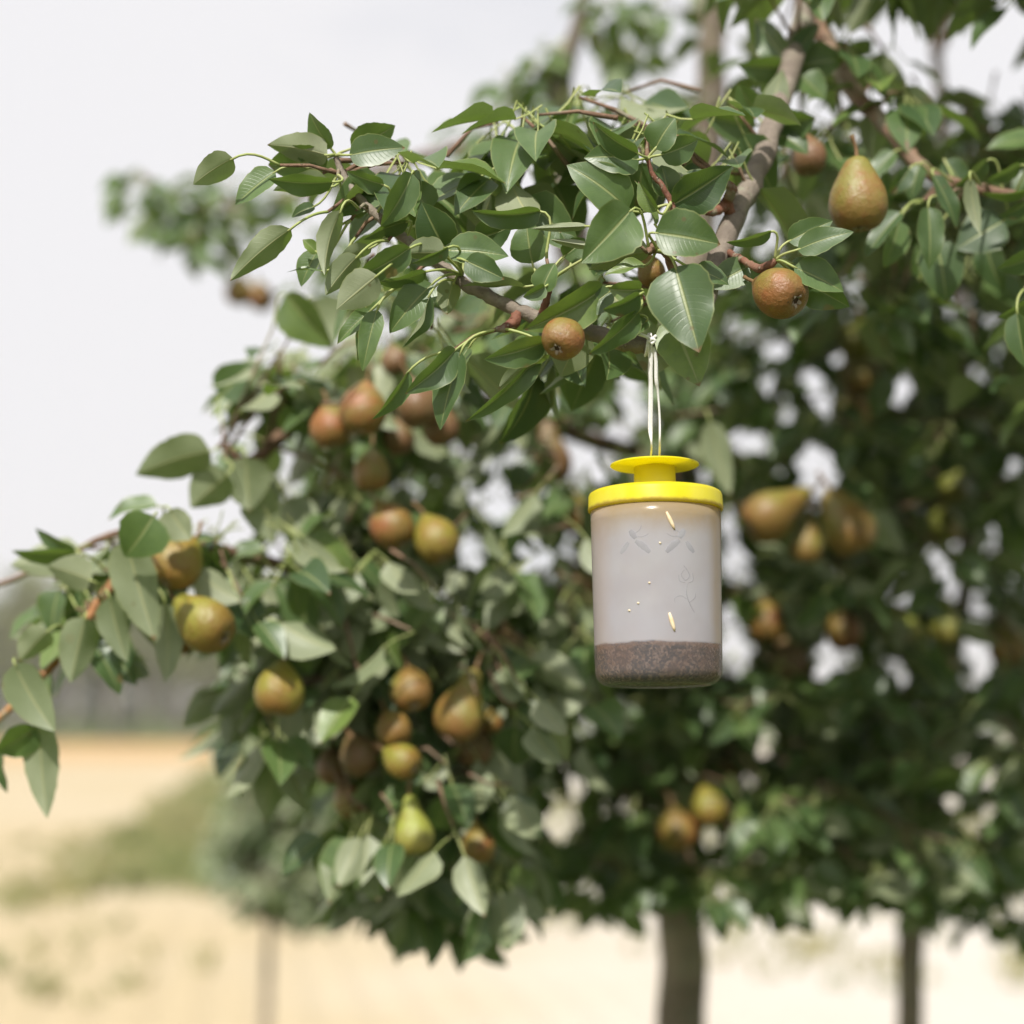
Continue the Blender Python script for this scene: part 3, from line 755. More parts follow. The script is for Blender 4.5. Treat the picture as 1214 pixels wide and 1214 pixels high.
# every pear: photo x, y, width, distance, way the calyx points, kind, neck, label, spin
DN = (0.1, -1, 0.25)
PEARS = [
    (925, 347, 62, 1.2, (0.55, -0.42, 0.66), 'russet', 0, "sharp russet pear by the bare limb, dark calyx towards the viewer", 1.0),
    (668, 401, 50, 1.165, (-0.36, -0.62, 0.70), 'russet', 0, "small sharp brown pear half under the broad bright leaf, left of the string", 2.0),
    (1017, 240, 68, 1.33, (0.05, -1, 0.12), 'olive', 2, "large olive pear cut by no leaf, up and right of the sharp russet pear", None),
    (772, 322, 34, 1.27, (0.2, -1, 0.3), 'russet', 0, "orange pear mostly hidden behind leaves just above the string knot", None),
    (958, 186, 44, 1.46, (0.1, -1, 0.2), 'brown', 0, "dark brown pear in shadow beside the large olive pear", None),
    (283, 346, 32, 2.85, (-0.1, -1, 0.2), 'russet', 0, "blurred pinkish pear against the white sky, outer one of a pair", None),
    (310, 353, 32, 2.87, (0.2, -1, 0.2), 'russet', 0, "blurred brown pear against the white sky, inner one of a pair", None),
    (430, 487, 56, 1.70, (-0.15, -1, 0.3), 'russet', 0, "large russet pear in the upper left bunch, under a pale leaf", None),
    (392, 507, 48, 1.74, (0.2, -1, 0.3), 'russet', 0, "brown pear leaning on the large russet one in the upper left bunch", None),
    (495, 480, 54, 1.78, (0.3, -1, 0.3), 'brown', 0, "brown pear directly behind the sharp hanging leaf tips", None),
    (522, 506, 44, 1.84, (0.3, -1, 0.2), 'brown', 0, "dim brown pear half behind the long hanging leaf", None),
    (440, 560, 44, 1.78, (0.0, -1, 0.2), 'olive', 0, "olive pear peeping out behind leaves below the upper left bunch", None),
    (468, 428, 32, 1.92, (0.2, -1, 0.4), 'brown', 0, "small blurred brown pear above the upper left bunch", None),
    (465, 624, 54, 1.80, (0.5, -0.8, 0.3), 'russet', 0, "orange brown pear with yellow top, hanging left of its golden twin", None),
    (517, 641, 54, 1.80, (0.4, -0.85, 0.3), 'yellow', 0, "golden pear hanging right of its twin in the middle of the tree", None),
    (472, 520, 40, 1.9, (0.2, -1, 0.2), 'brown', 0, "dark pear in the shade between the upper left bunch and the pale leaves", None),
    (210, 668, 60, 1.40, (-0.45, -0.75, 0.45), 'yellow', 0, "upper pear of the trio hanging from the outer left branch", None),
    (245, 741, 64, 1.38, (0.75, -0.45, 0.35), 'yellow', 2, "tilted golden pear, biggest of the trio on the outer left branch", None),
    (214, 758, 36, 1.46, (-0.2, -1, 0.2), 'russet', 0, "mostly hidden orange pear behind the tilted golden pear", None),
    (331, 820, 58, 1.52, (-0.05, -1, 0.35), 'yellow', 0, "lone round yellow pear with rusty base at the tree's lower left edge", None),
    (487, 818, 48, 1.74, (0.2, -0.7, 0.6), 'olive', 0, "olive pear with red cheek, topmost of the lower bunch", None),
    (467, 865, 42, 1.72, (0.35, -0.7, 0.6), 'russet', 0, "russet pear with pale calyx in the middle of the lower bunch", None),
    (477, 902, 42, 1.68, (0.8, -0.4, 0.4), 'yellow', 0, "bright yellow orange pear, lowest and lightest of the lower bunch", None),
    (545, 848, 58, 1.76, (-0.35, -0.9, 0.2), 'olive', 1, "large long-necked olive pear right of the lower bunch", None),
    (583, 857, 26, 1.86, (0.1, -1, 0.2), 'russet', 0, "tiny orange pear beside the large long-necked olive pear", None),
    (562, 886, 46, 1.86, (0.1, -1, 0.2), 'brown', 0, "dark brown pear under the large long-necked olive pear", None),
    (427, 897, 46, 1.78, (0.5, -0.8, 0.2), 'brown', 0, "dark red brown pear left of the lower bunch, under a grey leaf", None),
    (394, 910, 40, 1.84, (0.2, -1, 0.2), 'brown', 0, "dimmest brown pear at the far left of the lower bunch", None),
    (415, 950, 38, 1.84, (0.5, -0.8, 0.3), 'russet', 0, "brown pear low in the tree next to a pale pink gap", None),
    (491, 990, 48, 1.66, (0.12, -1, 0.3), 'green', 1, "long-necked green yellow pear low in the tree among pale leaves", None),
    (568, 1003, 42, 1.80, (0.1, -1, 0.3), 'russet', 0, "orange brown pear at the bottom of the tree, right of the green long-necked one", None),
    (595, 770, 46, 1.95, (-0.1, -1, 0.2), 'brown', 0, "shaded brown pear halfway between the golden twins and the trap", None),
    (651, 548, 52, 2.05, (0.0, -1, 0.2), 'brown', 1, "dark greenish brown pear up and left of the yellow lid", None),
    (685, 612, 42, 2.1, (0.2, -1, 0.2), 'olive', 0, "dim olive pear tucked behind the left side of the yellow lid", None),
    (685, 703, 42, 2.1, (0.1, -1, 0.2), 'brown', 0, "brown pear just left of the frosted jar", None),
    (912, 612, 62, 1.93, (-0.85, -0.5, 0.25), 'olive', 1, "slanting olive brown pear, first of three right of the yellow lid", None),
    (957, 648, 38, 1.96, (-0.1, -1, 0.15), 'olive', 1, "narrow olive brown pear between two larger ones right of the jar", None),
    (1006, 626, 64, 1.92, (0.35, -0.9, 0.25), 'olive', 2, "biggest olive brown pear right of the jar, touching a pale leaf", None),
    (910, 740, 44, 2.15, (0.1, -1, 0.2), 'russet', 0, "orange brown pear right beside the lower half of the jar", None),
    (936, 782, 46, 2.2, (0.2, -1, 0.2), 'brown', 0, "brown pear under the orange brown one right of the jar", None),
    (1000, 750, 44, 2.2, (0.2, -1, 0.2), 'russet', 0, "orange bellied pear beneath a grey leaf, among the right foliage", None),
    (1074, 752, 44, 2.25, (0.2, -1, 0.4), 'green', 0, "lime green pear low among the right foliage, left of a second green one", None),
    (1121, 745, 38, 2.25, (-0.1, -1, 0.3), 'green', 1, "slim lime green pear, right of the rounder green one", None),
    (1016, 406, 44, 2.2, (-0.2, -1, 0.3), 'green', 0, "green pear with rusty side, upper of two under the sharp leaves at right", None),
    (1020, 446, 46, 2.3, (0.0, -1, 0.2), 'olive', 0, "dull olive pear, lower of two under the sharp leaves at right", None),
    (1012, 490, 44, 2.4, (0.1, -1, 0.2), 'olive', 0, "dim olive pear beside bright sky spots right of the string", None),
    (1130, 578, 36, 2.3, (0.05, -1, 0.3), 'green', 1, "yellow green pear with a bright top high in the right foliage", None),
    (1120, 625, 42, 2.35, (0.1, -1, 0.2), 'green', 0, "shaded green pear directly under the yellow green one with a bright top", None),
    (1197, 766, 46, 2.3, (0.1, -1, 0.2), 'olive', 0, "shaded pear next to the right edge of the picture", None),
    (841, 958, 42, 2.1, (0.3, -0.9, 0.3), 'yellow', 0, "dull yellow pear below the jar, right of an orange one", None),
    (803, 986, 46, 2.1, (0.2, -1, 0.2), 'russet', 0, "orange brown pear below the jar, left of a yellow one", None),
    (1212, 322, 30, 2.1, (0.1, -1, 0.2), 'yellow', 0, "yellow orange pear cut by the right edge, beside sharp leaves", None),
    (870, 903, 40, 2.5, (0.1, -1, 0.2), 'brown', 0, "barely visible brown pear in deep shade below and right of the jar", None),
]
PEARS = [(p[0], p[1], p[2], 1.53 + (p[3] - 1.6) * 0.55 if 1.6 < p[3] < 1.99 and p[0] < 800 else p[3] + (0.10 if p[0] < 250 and p[3] < 1.5 else 0)) + tuple(p[4:]) for p in PEARS]
PEAR_C = [(P(*p[:2], p[3]), p[2] / FPX * p[3]) for p in PEARS]
# openings in the crowns through which the bright sky and field show
GAPS = [(1017, 349, 10), (1003, 375, 8), (988, 368, 7), (892, 384, 10), (880, 398, 7), (924, 410, 14), (907, 425, 9), (912, 457, 17), (985, 439, 10), (962, 457, 14), (975, 486, 17),
        (1066, 471, 15), (931, 495, 13), (872, 518, 10), (898, 532, 11), (956, 547, 14), (1134, 360, 15), (1128, 378, 10), (1178, 390, 14), (1130, 440, 10), (1153, 445, 9), (1121, 271, 9),
        (975, 580, 16), (975, 556, 11), (960, 598, 11), (1197, 558, 11), (1179, 635, 9), (1148, 642, 9), (1105, 669, 9), (1123, 685, 9), (1138, 708, 18), (1160, 728, 9), (1072, 709, 11),
        (991, 774, 14), (1068, 800, 14), (975, 802, 13), (1145, 771, 10), (1170, 786, 12), (1160, 811, 11), (869, 685, 11), (863, 722, 11), (872, 780, 22), (866, 750, 9), (908, 867, 10), (1166, 863, 13),
        (696, 866, 11), (742, 825, 12), (906, 896, 10), (891, 932, 9), (863, 945, 9), (681, 937, 15), (660, 985, 24), (674, 965, 12), (843, 990, 9), (1174, 866, 10), (1136, 902, 14),
        (1174, 927, 14), (1126, 947, 14), (1108, 942, 9), (1174, 962, 10), (1207, 940, 10), (1151, 995, 12), (1190, 880, 14), (674, 530, 11), (699, 530, 13), (732, 528, 15), (687, 548, 12), (682, 570, 11), (714, 565, 11),
        (750, 490, 14), (754, 455, 10), (648, 591, 11), (674, 647, 12), (822, 570, 11), (872, 541, 9), (864, 631, 14), (870, 660, 9), (336, 560, 14), (338, 590, 11), (336, 535, 9), (283, 631, 26), (270, 600, 14), (314, 664, 12), (341, 667, 12),
        (300, 512, 16), (566, 591, 11), (593, 570, 9), (603, 545, 8), (593, 614, 13), (580, 605, 8), (612, 637, 9), (626, 654, 13), (629, 680, 10), (555, 657, 14), (562, 682, 9), (644, 487, 10), (385, 443, 10), (372, 430, 7),
        (585, 235, 26), (595, 215, 18), (530, 235, 14), (620, 275, 13), (380, 250, 16), (452, 410, 10), (350, 290, 20), (665, 235, 26), (668, 290, 20), (770, 880, 9), (395, 965, 10), (372, 985, 9)]
GX = np.array(GAPS, dtype=float)
GX[:, 2] = np.where((GX[:, 0] > 860) & (GX[:, 1] < 520), GX[:, 2] * 0.85, np.where(GX[:, 0] > 640, np.where(GX[:, 1] > 790, GX[:, 2] * 0.82, GX[:, 2] * 1.2), GX[:, 2] * 1.05))

def gap_hit(pts, grow=0.0):
    for p in pts:
        x, y, d = proj(p)
        if np.any((GX[:, 0] - x) ** 2 + (GX[:, 1] - y) ** 2 < (GX[:, 2] + grow) ** 2):
            return True
    return False

def scatter(poly, n, d0, d1, length=(0.046, 0.064), droop=(0.2, 1.5), gaps=True, fade=None, spread=0.022, keep=None, face=0.6, hang=0.0, under=0.0):
    """n leaf clusters inside the polygon's beam between d0 and d1 metres; returns leaf records and cluster points."""
    xs = [q[0] for q in poly]; ys = [q[1] for q in poly]
    leaves, cl = [], []
    tries = 0
    while len(cl) < n and tries < n * 30:
        tries += 1
        x, y = random.uniform(min(xs), max(xs)), random.uniform(min(ys), max(ys))
        if not inside(poly, x, y): continue
        if fade and random.random() > fade(x, y): continue
        d = random.uniform(d0, d1)
        c = P(x, y, d)
        if keep and not keep(c, x, y, d): continue
        k = random.randint(4, 7)
        a0 = random.uniform(0, 6.28)
        cl.append(c)
        for i in range(k):
            a = a0 + 6.28 * i / k + random.uniform(-0.5, 0.5)
            ax = Vector((math.cos(a), math.sin(a), -random.uniform(*droop) - hang)).normalized()
            L = random.uniform(*length)
            base = c + ax * L * random.uniform(0.42, 0.56) + Vector((random.uniform(-1, 1), random.uniform(-1, 1), random.uniform(-1, 1))) * (spread * 0.4 if c.y > 1.6 else 0.003)
            tw = Vector((0, 0, 0.9)) + SUN * face + Vector((random.gauss(0, 1), random.gauss(0, 1), random.gauss(0, 1))) * 0.55
            R = leaf_frame(base, base + ax, 180 if random.random() < under else 0, tw)
            tip, midp = base + ax * L, base + ax * L * 0.5
            if gaps and gap_hit((base + ax * L * 0.2, midp, tip), 2 if gaps is True else gaps): continue
            px, py, dd = proj(midp)
            if any(dd < q[3] + 0.03 and (px - q[0]) ** 2 + (py - q[1]) ** 2 < (q[2] * 0.5 + (15 if q[5] in ('yellow', 'green') else 11)) ** 2 and random.random() < (0.97 if q[5] in ('yellow', 'green') else 0.88) for q in PEARS): continue
            lit = True
            for (pc, pw), q in zip(PEAR_C, PEARS):
                if q[5] == 'brown' or q[3] > 2.5: continue
                v = midp - pc; t = v.dot(SUN)
                if 0.0 < t < 1.7 and (v - SUN * t).length < pw * 0.5 + 0.014 and random.random() < 0.8: lit = False; break
            if not lit: continue
            leaves.append((R, base, L, random.randrange(NVAR), L / dd, random.random(), px, py))
    return leaves, cl

def make_leaves(tree, loc0, recs, n_single, name="foliage"):
    """The n_single leaves that show largest in the frame become parts, the rest one joined part."""
    def score(r):
        ok = -30 < r[6] < 1244 and 190 < r[7] < 1030
        return r[4] if ok else 0
    order = sorted(range(len(recs)), key=lambda i: -score(recs[i]))
    single = [i for i in order[:n_single] if score(recs[i]) > 0]
    ss = set(single)
    for i in single:
        R, base, L, k, *_ = recs[i]
        M = Matrix.Translation(base - loc0) @ R.to_4x4() @ Matrix.Scale(L, 4)
        link("leaf", VMESH[k], tree, matrix=M)
    Vs, Fs, Us, Ms, Rs = [], [], [], [], []
    nb = 0
    for i in range(len(recs)):
        if i in ss: continue
        R, base, L, k, sc, rr, *_ = recs[i]
        V, F, UV, MI = VAR[k]
        Vs.append(V * L @ np.array(R).T + np.array(base - loc0))
        Fs += [tuple(q + nb for q in f) for f in F]
        Us.append(UV); Ms += MI; Rs += [rr] * len(F)
        nb += len(V)
    if not Vs: return
    o = mesh_obj(name, np.concatenate(Vs), Fs, [M_LEAF, M_PETIOLE], tree, Ms, True, np.concatenate(Us))
    at = o.data.attributes.new("leaf_random", 'FLOAT', 'FACE')
    at.data.foreach_set('value', np.array(Rs, dtype=np.float32))
    o['kind'] = "stuff"

def make_twigs(tree, loc0, clusters, toward, r=0.0012, ln=(0.03, 0.07)):
    mb = MB()
    WN = np.array([tuple(q) for q in WOOD])
    for c in clusters:
        i = int(np.argmin(((WN - np.array(c)) ** 2).sum(1)))
        w = WOOD[i]
        if (w - c).length < 0.11:
            e = w
        else:
            dirv = (w - c).normalized()
            e = c + (dirv + Vector((random.uniform(-.5, .5), random.uniform(-.5, .5), random.uniform(-.3, .6)))).normalized() * random.uniform(*ln)
        m = (c + e) / 2 + Vector((0, 0, random.uniform(-.01, .01)))
        if gap_hit((c, m, e), 0): continue
        v, f = tube([c, m, e], [r, r * 1.3, r * 1.8], 4)
        mb.add(v, f)
    if mb.v:
        o = mb.build("twig_growth", [M_BARK], tree)
        o.matrix_parent_inverse = Matrix.Translation(-loc0)
        o['kind'] = "stuff"

# --- nearest tree: the lit mass on the left of the trap
LA, CA = [], []
def addA(*a, **k):
    l, c = scatter(*a, **k); LA.extend(l); CA.extend(c)
mid_poly = [(300, 545), (300, 470), (345, 425), (430, 400), (560, 425), (690, 430), (740, 470), (720, 560), (690, 640), (700, 830), (650, 900), (615, 1040), (520, 1060), (420, 1040), (395, 960), (385, 890), (275, 845), (270, 800), (320, 740), (325, 650), (300, 600)]
addA([(400, 215), (560, 240), (720, 250), (740, 400), (560, 420), (420, 340)], 11, 1.24, 1.42, face=0.6, under=0.25)
addA([(395, 150), (560, 140), (760, 90), (900, 50), (900, 196), (560, 205), (395, 196)], 20, 1.25, 1.5, face=0.6, under=0.2, gaps=False)
addA([(540, 0), (860, -40), (840, 200), (540, 180)], 14, 2.3, 2.8, face=0.6, gaps=False)
addA([(900, 30), (1070, 40), (1090, 180), (955, 190)], 12, 1.5, 1.85, face=0.5, gaps=False)
addA([(300, 560), (470, 540), (520, 680), (500, 780), (330, 760), (300, 700)], 44, 1.66, 2.0, face=1.0, under=0.6, hang=0.4)
addA([(85, 655), (150, 630), (215, 640), (225, 715), (125, 750), (85, 715)], 7, 1.5, 1.62, face=1.1, under=0.7)
addA([(225, 560), (330, 560), (330, 640), (300, 700), (250, 690)], 5, 1.52, 1.66, face=1.1, under=0.7)
addA(mid_poly, 190, 1.64, 2.05, face=0.9, hang=0.35, under=0.6)
addA(mid_poly, 190, 2.05, 2.6, face=0.5, hang=0.2)
addA([(280, 880), (270, 800), (330, 720), (450, 640), (560, 700), (640, 780), (640, 900), (600, 1000), (440, 1010), (400, 940), (380, 880)], 55, 1.55, 1.85, face=1.1, hang=0.4, under=0.65)
addA([(300, 440), (330, 395), (420, 370), (480, 400), (470, 470), (360, 480)], 16, 1.55, 1.9, face=0.9, under=0.6)
addA([(285, 440), (345, 400), (365, 470), (320, 500)], 8, 1.55, 1.8, face=0.9, under=0.6)
addA([(480, 350), (560, 300), (700, 330), (880, 330), (880, 430), (720, 470), (500, 430)], 34, 1.7, 2.4)
addA([(430, 240), (560, 290), (640, 330), (540, 400), (440, 340)], 9, 1.8, 2.4)
addA([(430, 1010), (620, 1000), (600, 1060), (500, 1080), (440, 1050)], 12, 1.7, 2.2, hang=0.4)
addA([(255, 610), (345, 600), (350, 730), (265, 740)], 8, 1.45, 1.62, face=0.9, under=0.5)
addA([(300, 225), (560, 165), (640, 160), (640, 190), (330, 262)], 9, 2.75, 2.95, face=0.9)
addA([(160, 195), (275, 205), (280, 290), (235, 295), (175, 255)], 13, 2.75, 3.0, face=0.9, gaps=False, length=(0.05, 0.07))
addA([(560, 20), (760, 0), (780, 120), (640, 150)], 6, 2.5, 2.7, face=0.9)
addA([(560, 160), (700, 170), (690, 330), (600, 330)], 5, 2.2, 2.5, face=0.9)
addA([(290, 215), (460, 200), (470, 330), (350, 340)], 8, 2.7, 3.0, face=0.9)
# dark middle behind the trap
addA([(640, 430), (880, 400), (880, 860), (700, 900), (640, 700)], 230, 2.1, 2.75, face=0.2)
addA([(640, 820), (880, 820), (900, 1050), (700, 1060), (630, 900)], 100, 2.1, 2.8, face=0.3)

gB = Vector(ground_pt(1078, 3.05))
treeB = empty("pear_tree", gB, "darker pear tree behind the trap on the right, slim trunk and shaded inner foliage", "tree")
_, trunkB = bough("trunk", treeB, [tuple(gB) + (0,), (1076, 1500, 3.03), (1080, 1200, 3.02), (1084, 1010, 3.0), (1097, 900, 2.98), (1120, 810, 2.95), (1140, 720, 2.95), (1150, 560, 2.95), (1140, 380, 2.95), (1120, 180, 2.95), (1100, -60, 2.95), (1090, -300, 2.95)],
                  [0.026, 0.024, 0.0225, 0.022, 0.021, 0.017, 0.016, 0.015, 0.013, 0.011, 0.008, 0.005], M_TRUNK, 10, 5, gB)
for pts, rr in [([(1097, 900, 2.98), (1010, 830, 2.8), (940, 800, 2.6), (880, 800, 2.5)], [0.012, 0.009, 0.007, 0.004]),
                ([(1138, 740, 2.95), (1060, 650, 2.75), (980, 600, 2.55), (900, 590, 2.4)], [0.011, 0.009, 0.007, 0.004]),
                ([(1150, 560, 2.95), (1200, 500, 2.7), (1260, 470, 2.5)], [0.010, 0.008, 0.005]),
                ([(1145, 450, 2.95), (1060, 420, 2.7), (990, 400, 2.5)], [0.010, 0.007, 0.004]),
                ([(1085, 1000, 3.0), (1040, 960, 2.8), (980, 960, 2.7), (880, 990, 2.6)], [0.010, 0.008, 0.006, 0.004]),
                ([(1090, 960, 3.0), (1150, 900, 2.8), (1230, 880, 2.7)], [0.010, 0.008, 0.005]),
                ([(1110, 60, 2.95), (1180, -100, 2.4), (1150, -300, 1.9)], [0.012, 0.010, 0.006]),
                ([(1100, -40, 2.95), (980, -160, 2.4), (960, -380, 1.9)], [0.012, 0.010, 0.006])]:
    bough("branch", treeB, pts, rr, M_BARK, 8, 5, gB)
LB, CB = [], []
def addB(*a, **k):
    l, c = scatter(*a, **k); LB.extend(l); CB.extend(c)
right_poly = [(860, 410), (900, 330), (960, 260), (1240, 200), (1260, 1030), (1140, 1050), (900, 1050), (840, 900), (850, 600)]
addB(right_poly, 360, 2.0, 2.5, face=0.5, under=0.25)
addB(right_poly, 800, 2.5, 3.2, face=0.3)
addB([(870, 215), (1250, 180), (1250, 430), (1050, 430), (900, 350)], 90, 1.7, 2.3, face=0.3)
addB([(880, 130), (1250, 90), (1250, 210), (870, 215)], 34, 1.8, 2.8, face=0.3, fade=lambda x, y: 0.2 + 0.8 * max(0, (y - 90) / 120))
addB([(1000, 1030), (1260, 1020), (1240, 1090), (1120, 1075)], 14, 2.4, 3.0)
# the top of its crown, leaning over towards the lens and shading what is below
addB([(780, -520), (1500, -560), (1500, -20), (840, -20)], 300, 1.5, 2.5, gaps=False, spread=0.03)
addB([(1180, -560), (1700, -560), (1700, 500), (1240, 500)], 260, 1.5, 2.5, gaps=False, spread=0.03)
def shade_clusters(n, x0, x1, y0, y1, h0, h1):  # unseen leaf clusters, added out of frame to shade the right foliage
    k = 0
    while k < n:
        q = Vector((random.uniform(x0, x1), random.uniform(y0, y1), CAM_H + random.uniform(h0, h1)))
        px, py, dd = proj(q)
        if -140 < px < 1330 and -150 < py < 1330: continue
        k += 1
        l, c = scatter([(px - 1, py - 1), (px + 1, py - 1), (px + 1, py + 1), (px - 1, py + 1)], 1, dd, dd + 0.01, gaps=False, spread=0.03)
        LB.extend(l); CB.extend(c)
shade_clusters(270, 0.50, 1.7, 0.5, 2.3, 0.55, 1.35)
shade_clusters(270, 0.75, 1.7, 0.7, 2.6, -0.4, 0.9)
make_leaves(treeA, gA, LA, 190)
make_leaves(treeB, gB, LB, 290)
cA = [Vector(q) for q in trunkA]
make_twigs(treeA, gA, CA, lambda c: Vector((gA.x, gA.y, c.z)))
make_twigs(treeB, gB, CB, lambda c: Vector((gB.x, gB.y, c.z)))

for b_, t_, w_, d_, rl_ in [((1036, 608), (1072, 655), 40, 1.94, 165), ((842, 500), (866, 588), 36, 1.75, 170), ((985, 700), (962, 752), 36, 2.05, 160), ((1160, 620), (1196, 600), 30, 2.1, -20), ((960, 650), (1000, 695), 26, 2.05, 150)]:
    o = placed_leaf(treeB, P(b_[0] - 6, b_[1] - 14, d_ + 0.01), b_, t_, w_, rl_, d=d_)
    o.location = o.location - gB
# a young tree farther down the row
gC = Vector(ground_pt(318, 6.2))
treeC = empty("pear_tree", gC, "small pale sunlit young tree beside the bright field, below the hanging left boughs", "tree")
bough("trunk", treeC, [tuple(gC) + (0,), (318, 1150, 6.2), (322, 1000, 6.2), (325, 900, 6.2)], [0.02, 0.016, 0.011, 0.005], M_TRUNK, 8, 4, gC)
lC, cC = scatter([(250, 1010), (266, 940), (290, 884), (335, 862), (420, 862), (440, 1060), (380, 1085), (285, 1070)], 270, 5.9, 6.5, length=(0.060, 0.085), gaps=False, face=1.4, spread=0.06, under=0.75)
make_leaves(treeC, gC, lC, 60)
make_twigs(treeC, gC, cC, lambda c: Vector((gC.x, gC.y, c.z)), 0.004, (0.1, 0.25))

# ------------------------------------------------------------------ far wood edge
M_FARLEAF = plain_material("far_foliage", (0.12, 0.15, 0.055), (0.20, 0.22, 0.09), 0.5, 0.8, 0.2)
M_FARTRUNK = plain_material("far_trunk", (0.22, 0.20, 0.17), (0.32, 0.29, 0.25), 1.5, 0.85, 0.2)
def wood_tree_meshes(seed):
    r = random.Random(seed)
    h = 12.2
    path = [Vector((r.uniform(-.15, .15) * i, r.uniform(-.15, .15) * i, h * 0.88 * i / 5)) for i in range(6)]
    tv, tf = tube(path, [0.20, 0.17, 0.15, 0.12, 0.08, 0.03], 7)
    for k in range(6):
        z = h * r.uniform(0.42, 0.8); a = r.uniform(0, 6.28)
        q = Vector((0, 0, z)); e = q + Vector((math.cos(a), math.sin(a), 0.5)) * r.uniform(1.0, 1.8)
        v2, f2 = tube([q, (q + e) / 2, e], [0.07, 0.05, 0.02], 5)
        b0 = len(tv); tv += v2; tf += [tuple(i + b0 for i in f) for f in f2]
    V, F = [], []
    for k in range(1100):
        while True:
            x, y, z = r.uniform(-1, 1), r.uniform(-1, 1), r.uniform(-1, 1)
            if x * x + y * y + z * z < 1: break
        lump = 0.75 + 0.25 * math.sin(5 * x + seed) * math.cos(4 * y + 3 * z)
        c = Vector((x * 2.3 * lump, y * 2.3 * lump, h * 0.63 + z * 4.5 * lump))
        nrm = Vector((r.gauss(0, 1), r.gauss(0, 1), r.gauss(0.5, 1))).normalized()
        t1 = nrm.orthogonal().normalized(); t2 = nrm.cross(t1); s = r.uniform(0.16, 0.34)
        b0 = len(V)
        V += [c + t1 * s, c + t2 * s * .7, c - t1 * s, c - t2 * s * .7]
        F.append((b0, b0 + 1, b0 + 2, b0 + 3))
    tm = bpy.data.meshes.new("trunk"); tm.from_pydata([tuple(q) for q in tv], [], tf); tm.materials.append(M_FARTRUNK)
    cm = bpy.data.meshes.new("crown"); cm.from_pydata([tuple(q) for q in V], [], F); cm.materials.append(M_FARLEAF)
    return tm, cm
WT = [wood_tree_meshes(i) for i in range(4)]
i = 0
for row in range(6):
    x = -48.0 + row * 1.1
    while x < -14 + row:
        y = 126 + row * 5.0 + random.uniform(-1.5, 1.5)
        t = empty("wood_tree", (x, y, 0), "tall slim tree in the blurred far wood edge beyond the straw field", "tree", "trees of the far wood edge")
        s = random.uniform(0.78, 1.10)
        t.scale = (s * random.uniform(.9, 1.15), s, s * random.uniform(.95, 1.06)); t.rotation_euler = (0, 0, random.uniform(0, 6.28))
        tm, cm = WT[i % 4]
        link("trunk", tm, t); link("crown", cm, t)
        i += 1
        x += random.uniform(2.2, 3.4)
V, F = [], []
for k in range(14000):
    x = random.uniform(-54, -6); y = random.uniform(124, 165)
    z = abs(random.gauss(0, 0.5 + (y - 124) * 0.075)) + 0.1
    s = random.uniform(0.18, 0.4)
    nrm = Vector((random.gauss(0, 1), random.gauss(0, 1), random.gauss(0.5, 1))).normalized()
    t1 = nrm.orthogonal().normalized(); t2 = nrm.cross(t1); c = Vector((x, y, z)); b0 = len(V)
    V += [c + t1 * s, c + t2 * s * .7, c - t1 * s, c - t2 * s * .7]; F.append((b0, b0 + 1, b0 + 2, b0 + 3))
tag(mesh_obj("undergrowth", V, F, plain_material("undergrowth_leaf", (0.12, 0.17, 0.05), (0.20, 0.24, 0.08), 0.6, 0.8, 0.2), smooth=False),
    "low green undergrowth along the foot of the far wood", "undergrowth", kind="stuff")

# ------------------------------------------------------------------ pears
def pear_profile(neck):
    """(r, z) from the calyx hollow at the bottom up to the stem; widest radius 0.5 at z about 0."""
    if neck == 2:     # full, with a short stout neck
        pts = [(0.0, -0.41), (0.06, -0.415), (0.11, -0.46), (0.20, -0.48), (0.33, -0.43), (0.44, -0.29), (0.495, -0.11), (0.49, 0.08), (0.445, 0.25), (0.375, 0.40), (0.31, 0.53), (0.26, 0.63), (0.21, 0.72), (0.15, 0.785), (0.08, 0.815), (0.0, 0.82)]
    elif neck == 0:     # squat young pear
        pts = [(0.0, -0.40), (0.06, -0.405), (0.11, -0.455), (0.20, -0.475), (0.33, -0.42), (0.44, -0.28), (0.495, -0.10), (0.49, 0.08), (0.44, 0.24), (0.355, 0.37), (0.265, 0.47), (0.19, 0.55), (0.13, 0.615), (0.075, 0.65), (0.0, 0.655)]
    else:             # long-necked
        pts = [(0.0, -0.42), (0.06, -0.425), (0.11, -0.47), (0.20, -0.49), (0.33, -0.44), (0.44, -0.30), (0.495, -0.12), (0.49, 0.07), (0.43, 0.25), (0.345, 0.42), (0.27, 0.58), (0.22, 0.73), (0.18, 0.86), (0.13, 0.95), (0.07, 0.99), (0.0, 1.0)]
    return pts

